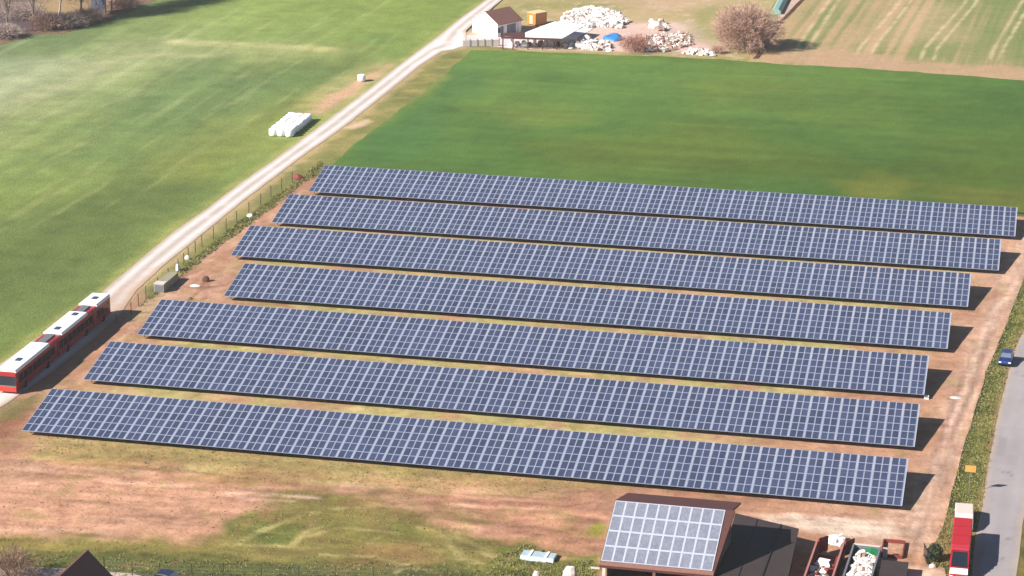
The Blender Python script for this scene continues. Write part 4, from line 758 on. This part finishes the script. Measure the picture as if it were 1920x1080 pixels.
# ------------------------------------------------------------------ rough grass, hedge plants
def tufts(name, poly, n, h0, h1, mats, seed=1, z=.03, clump=.5):
    rs = np.random.RandomState(seed); P = W(poly); A = np.array(P); mn, mx = A.min(0), A.max(0); q = MB(); k = 0
    while k < n:
        xy = mn+rs.rand(2)*(mx-mn)
        if not inside(xy[:1], xy[1:], P)[0]: k += .02; continue
        if fbm(xy[:1], xy[1:], .5, 3, seed)[0] < clump*rs.rand()*1.3: continue
        k += 1; mi = int(rs.rand()*len(mats)); 
        for b_ in range(4):
            a = rs.rand()*6.28; w_ = .05+rs.rand()*.06; h = h0+rs.rand()*(h1-h0); bx, by = xy+rs.normal(size=2)*.12; lx, ly = rs.normal(size=2)*h*.35
            o = len(q.v); q.v += [(bx-math.cos(a)*w_, by-math.sin(a)*w_, z), (bx+math.cos(a)*w_, by+math.sin(a)*w_, z), (bx+lx, by+ly, z+h)]; q.f.append((o, o+1, o+2)); q.m.append(mi)
    return tag(q.build(name, mats), kind='stuff')
tufts('verge_grass', VL[1:]+RL[::-1], 4200, .08, .22, [M_tuft, M_tuft2], 3)
tufts('fence_grass', [(262, 575), (300, 535), (345, 500), (400, 455), (450, 415), (520, 365), (570, 330), (600, 300), (610, 320), (560, 350), (520, 385), (450, 435), (400, 472), (345, 515), (300, 550)], 1800, .12, .3, [M_tuft, M_tuft2], 4)
tufts('corner_grass', [(930, 1045), (990, 1020), (1050, 1060), (1110, 1050), (1125, 1110), (900, 1110)], 1800, .08, .2, [M_tuft, M_tuft2], 5)
tufts('lower_grass', [(60, 1040), (430, 1052), (900, 1060), (940, 1110), (60, 1110)], 1200, .08, .16, [M_tuft, M_tuft2], 6)
def leafbush(label, px, py, h, r, n, group=None):
    p = at(px, py); t = thing('bush', label, 'bush', (p[0], p[1], 0)); q = MB(); q.tube([(0, 0, -.1), (.1, 0, h*.6)], [.07, .03], 5); q.build('stem', M_bark, t)
    q = MB()
    for _ in range(n):
        u = RS.normal(size=3); u /= np.linalg.norm(u); c = u*RS.rand()**.4*np.array([r, r, h/2])+np.array([0, 0, h/2]); a = RS.normal(size=3)*.12; b_ = RS.normal(size=3)*.12; o = len(q.v); q.v += [tuple(c), tuple(c+a), tuple(c+b_)]; q.f.append((o, o+1, o+2)); q.m.append(0)
    q.build('foliage', M_leaf, t)
leafbush('dark green bush behind the gate post left of the red van', 1752, 1052, 2.0, .8, 2600)
p = at(1741, 1062); t = thing('gate_post', 'dark gate leaf standing ajar beside the green bush', 'gate', (p[0], p[1], 0), .25)
MB().box(-.05, .05, 0, 2.6, 1.3, 1.42).build('rail', M_dark, t); MB().box(-.05, .05, 0, 2.6, .2, .3).build('rail', M_dark, t)
for y in (0, .65, 1.3, 1.95, 2.6): MB().box(-.04, .04, y-.03, y+.03, 0, 1.55).build('bar', M_dark, t)
boulder('stone', 'pale stone at the foot of the gate beside the green bush', 1748, 1064, .4, .4, M_conc, 'stone')
tufts('meadow_tufts', [(-20, 1008), (420, 1020), (440, 965), (560, 925), (760, 960), (960, 1030), (1120, 1045), (1120, 1110), (-20, 1110)], 900, .05, .12, [M_tuft2], 7, z=.05, clump=.8)
tufts('row_tufts', [(50, 815), (700, 872), (1130, 905), (1000, 925), (500, 905), (60, 850)], 500, .05, .12, [M_tuft2], 8, z=.05, clump=.8)
q = MB(); chunks(q, 420, lambda: (*inpoly([(-20, 860), (700, 905), (1130, 925), (1125, 1030), (900, 1000), (420, 1000), (-20, 1000)]), .05), .04, .11); tag(q.build('soil_clods', [MT('red_brown_clods', (176, 126, 104), .95, noise=.25)]), kind='stuff')
# stones strewn over the works ground
q = MB(); chunks(q, 260, lambda: (*inpoly([(0, 870), (700, 910), (1120, 930), (1120, 1000), (420, 1000), (0, 1000)]), .03), .04, .09, (0,)); tag(q.build('loose_stones', [M_rubb, M_rubw]), kind='stuff')
q = MB(); chunks(q, 260, lambda: (*inpoly([(1880, 560), (1900, 560), (1780, 960), (1720, 1040), (1700, 1000), (1790, 800)]), .03), .04, .08, (0,)); tag(q.build('loose_stones', [M_rubb, M_rubw]), kind='stuff')

# ------------------------------------------------------------------ air
hz = bpy.data.materials.new('air'); hz.use_nodes = True; t_ = hz.node_tree; t_.nodes.clear(); v_ = t_.nodes.new('ShaderNodeVolumePrincipled'); o_ = t_.nodes.new('ShaderNodeOutputMaterial')
v_.inputs['Color'].default_value = (.95, .97, 1, 1); v_.inputs['Density'].default_value = HAZE; v_.inputs['Anisotropy'].default_value = 0.0
t_.links.new(v_.outputs[0], o_.inputs['Volume']); tag(MB().box(-2600, 2600, -700, 3300, -1.4, 125).build('haze', hz), kind='stuff')
